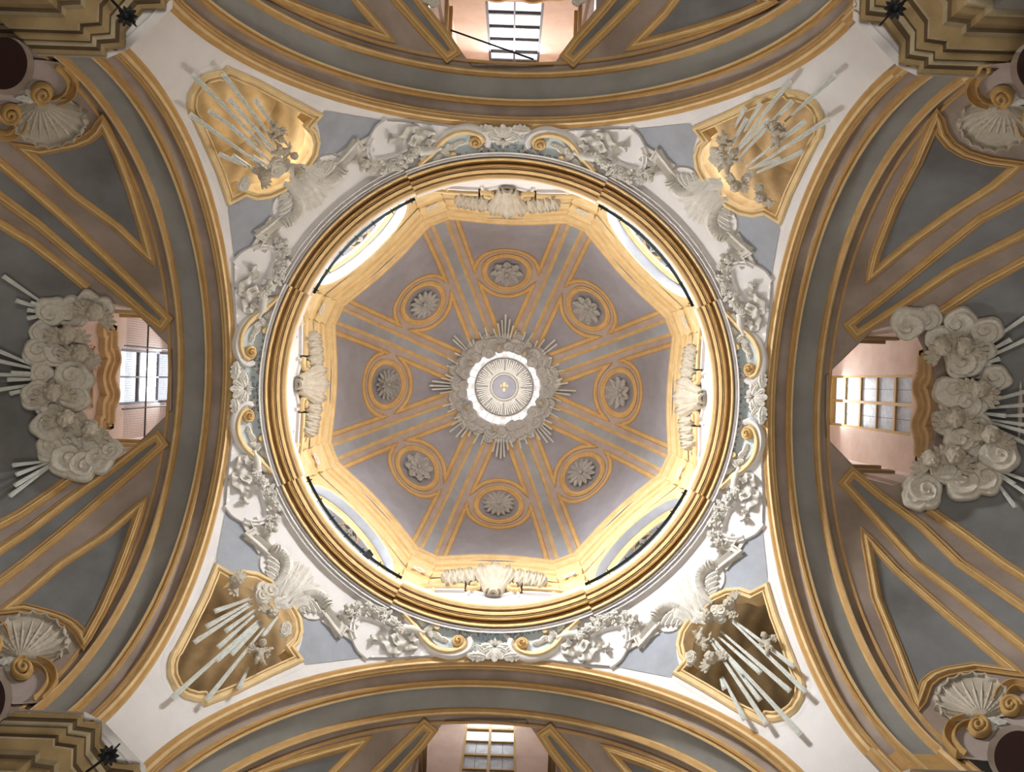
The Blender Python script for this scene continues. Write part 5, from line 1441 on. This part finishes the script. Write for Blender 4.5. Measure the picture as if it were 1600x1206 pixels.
# ---- scallop shells with volutes and dark oculi near the corners of the arms
SHELLS = {'upper left': (armchart('left'), lambda p: p), 'lower left': (armchart('left'), lambda p: mirY(p)),
          'upper right': (armchart('right'), lambda p: (1633 - p[0], p[1] + 4)), 'lower right': (armchart('right'), lambda p: (1597 - p[0], 1282 - p[1]))}
nwin = 10
for nm, (chx, tf) in SHELLS.items():
    q = lambda x, y: chx(*tf((x, y)))
    L_ = lambda pts: [tf(p) for p in pts]
    sh = thing('scallop_shell', 'large grey scallop shell between gilt volutes by the %s oculus' % nm, 'shell', q(75, 180)[0], 'scallop shells of the half domes')
    O = (62, 154)   # hinge
    fan = [(25, 172), (22, 190), (30, 205), (45, 215), (62, 222), (80, 224), (98, 221), (114, 214), (126, 203), (133, 190), (133, 176), (124, 164)]
    for i, (x, y) in enumerate(fan):
        P, N = q(*O); Q, _ = q(x, y); T = Q - P; L = T.length; M = frame(P + N * .05, N, T)
        inst('shell_lobe', MP['lobe'], M @ Matrix.Diagonal((L, L * .36, .7, 1)), sh)
    obj('shell_back', *fill(densify(L_(smooth_path(fan, 3) + [(110, 150), (62, 150), (20, 160)]), 6, True), chx, 9, off=.06), M_STONE, sh)
    rimp = smooth_path(fan, 5); rimp = [(p[0] + 2.2 * math.cos(i * 1.1), p[1] + 2.2 * math.sin(i * 1.1)) for i, p in enumerate(rimp)]
    obj('shell_rim', *mould(L_(rimp), chx, rounded(.07, .12, 5), 4), M_STONE, sh, 60)
    for cx, cy, r, a0, sgn, tail in ((68, 138, 17, -.3, 1, [(94, 97), (104, 106), (114, 122), (112, 138), (100, 149), (84, 153)]), (16, 170, 17, PI, -1, [(-6, 205), (14, 208), (30, 196), (35, 182)])):
        sp_ = spiral(cx, cy, r, 2, a0 + (PI / 2 if sgn > 0 else 0), 2.1 * sgn, 60)
        PN = [q(*p) for p in sp_]
        obj('volute', *sweep([p + n * (.06 + .09 * i / 60) for i, (p, n) in enumerate(PN)], [n for p, n in PN], rounded(.095, .07, 6), False, lambda t: 1.2 - .7 * t), M_AGOLD, sh, 60)
        P, N = q(cx, cy); obj('volute_drum', *bar(P, P + N * .06, .19, 20), M_BROWN, sh, 30)
        obj('scroll_band', *mould(L_(smooth_path(tail, 5)), chx, cav(.18, .12), 5), M_AGOLD, sh, 40)
    P, N = q(*O)
    for (dx, dy) in ((-14, -14), (-4, -20), (8, -16), (-22, -4)):
        Q, _ = q(O[0] + dx, O[1] + dy); put('leaf', 'acanthus', P, N, Q - P, .35, sh, .05)
    ocu = struct('window_%d' % nwin, q(18, 100)[0]); nwin += 1
    oc = L_(spiral(12, 98, 42, 42, 0, 1, 40, 1.1)[:-1]); oc2 = L_(spiral(5, 92, 38, 38, 0, 1, 40, 1.1)[:-1])
    obj('oculus_reveal', *fill(oc, chx, 9, off=.06), M_AMAUVE, ocu)
    obj('oculus_drape', *fill(oc2, chx, 9, off=.075), M_RED, ocu)
    obj('oculus_surround', *fill(densify(L_([(-60, 90), (60, 90), (94, 94), (106, 110), (112, 130), (104, 146), (84, 152), (60, 150), (30, 158), (-10, 200), (-60, 210)]), 8, True), chx, 12, off=.035), M_MAUVE, ocu)

# ---- tie rod across the upper opening
a = V((CAM.x, CAM.y, 0)) + rdir(704, 47) * 17.4; b = V((CAM.x, CAM.y, 0)) + rdir(834, 93) * 17.6
t = thing('tie_rod', 'slim black iron tie rod slanting across the upper window opening', 'rod', a)
obj('rod', *bar(a, b, .022, 8), M_BLACK, t)
# ---- wire guard in front of the left window
t = thing('wire_guard', 'steel wire mesh guard on bars before the left-hand window', 'grille', (-FX + .5, 0, 22.5))
gx = -FX + .45
for y in (-.86, .86): obj('guard_bar', *bar((gx, y, 20.6), (gx, y, 25.5), .022), M_IRON, t)
for z in (21.9, 23.6, 25.3): obj('guard_bar', *bar((gx, -1.75, z), (gx, 1.75, z), .022), M_IRON, t)
P = []
for i in range(54): P.append(bar((gx, -1.75 + i * 3.5 / 53, 20.7), (gx, -1.75 + i * 3.5 / 53, 25.5), .004, 3))
for i in range(66): P.append(bar((gx, -1.75, 20.7 + i * 4.8 / 65), (gx, 1.75, 20.7 + i * 4.8 / 65), .004, 3))
o = obj('wire_mesh', *merge(P), M_FRAMEW, t, 0); o['kind'] = 'stuff'

# ---- black iron flower-shaped lamp holders on the corner entablatures
for nm, (x, y), (tx, ty), (t2x, t2y) in (('upper left', (199, 26), (213, 41), (165, -10)), ('upper right', (1398, 14), (1374, 40), (1425, -8)), ('lower left', (170, 1180), (187, 1162), (135, 1206))):
    zz3 = 10.7 if nm == 'upper right' else 11.2; P = CAM + rdir(x, y) * zz3
    t = thing('lamp_holder', 'black iron flower-shaped lamp holder on the %s corner cornice' % nm, 'lamp', P)
    for i in range(10):
        a = 2 * PI * i / 10; d = V((math.cos(a), math.sin(a), -.15))
        M = frame(P + d * .02, V((0, 0, -1)), d); inst('petal', MP['petal'], M @ Matrix.Diagonal((.14, .2, .16, 1)), t)
    for ch in t.children: ch.data = ch.data if False else ch.data
    obj('hub', *ico(P, .06, .06, .09, 2), M_BLACK, t)
    obj('prong', *bar(P, CAM + rdir(tx, ty) * (zz3 - .05), .014), M_BLACK, t)
    obj('arm', *bar(P, CAM + rdir(t2x, t2y) * (zz3 + .1), .022), M_BLACK, t)
bm_ = MP['petal'].copy(); bm_.materials.clear(); bm_.materials.append(M_BLACK)
for o in bpy.data.objects:
    if o.parent and o.parent.name.startswith('lamp_holder') and o.name.startswith('petal'): o.data = bm_
bpy.context.view_layer.update()
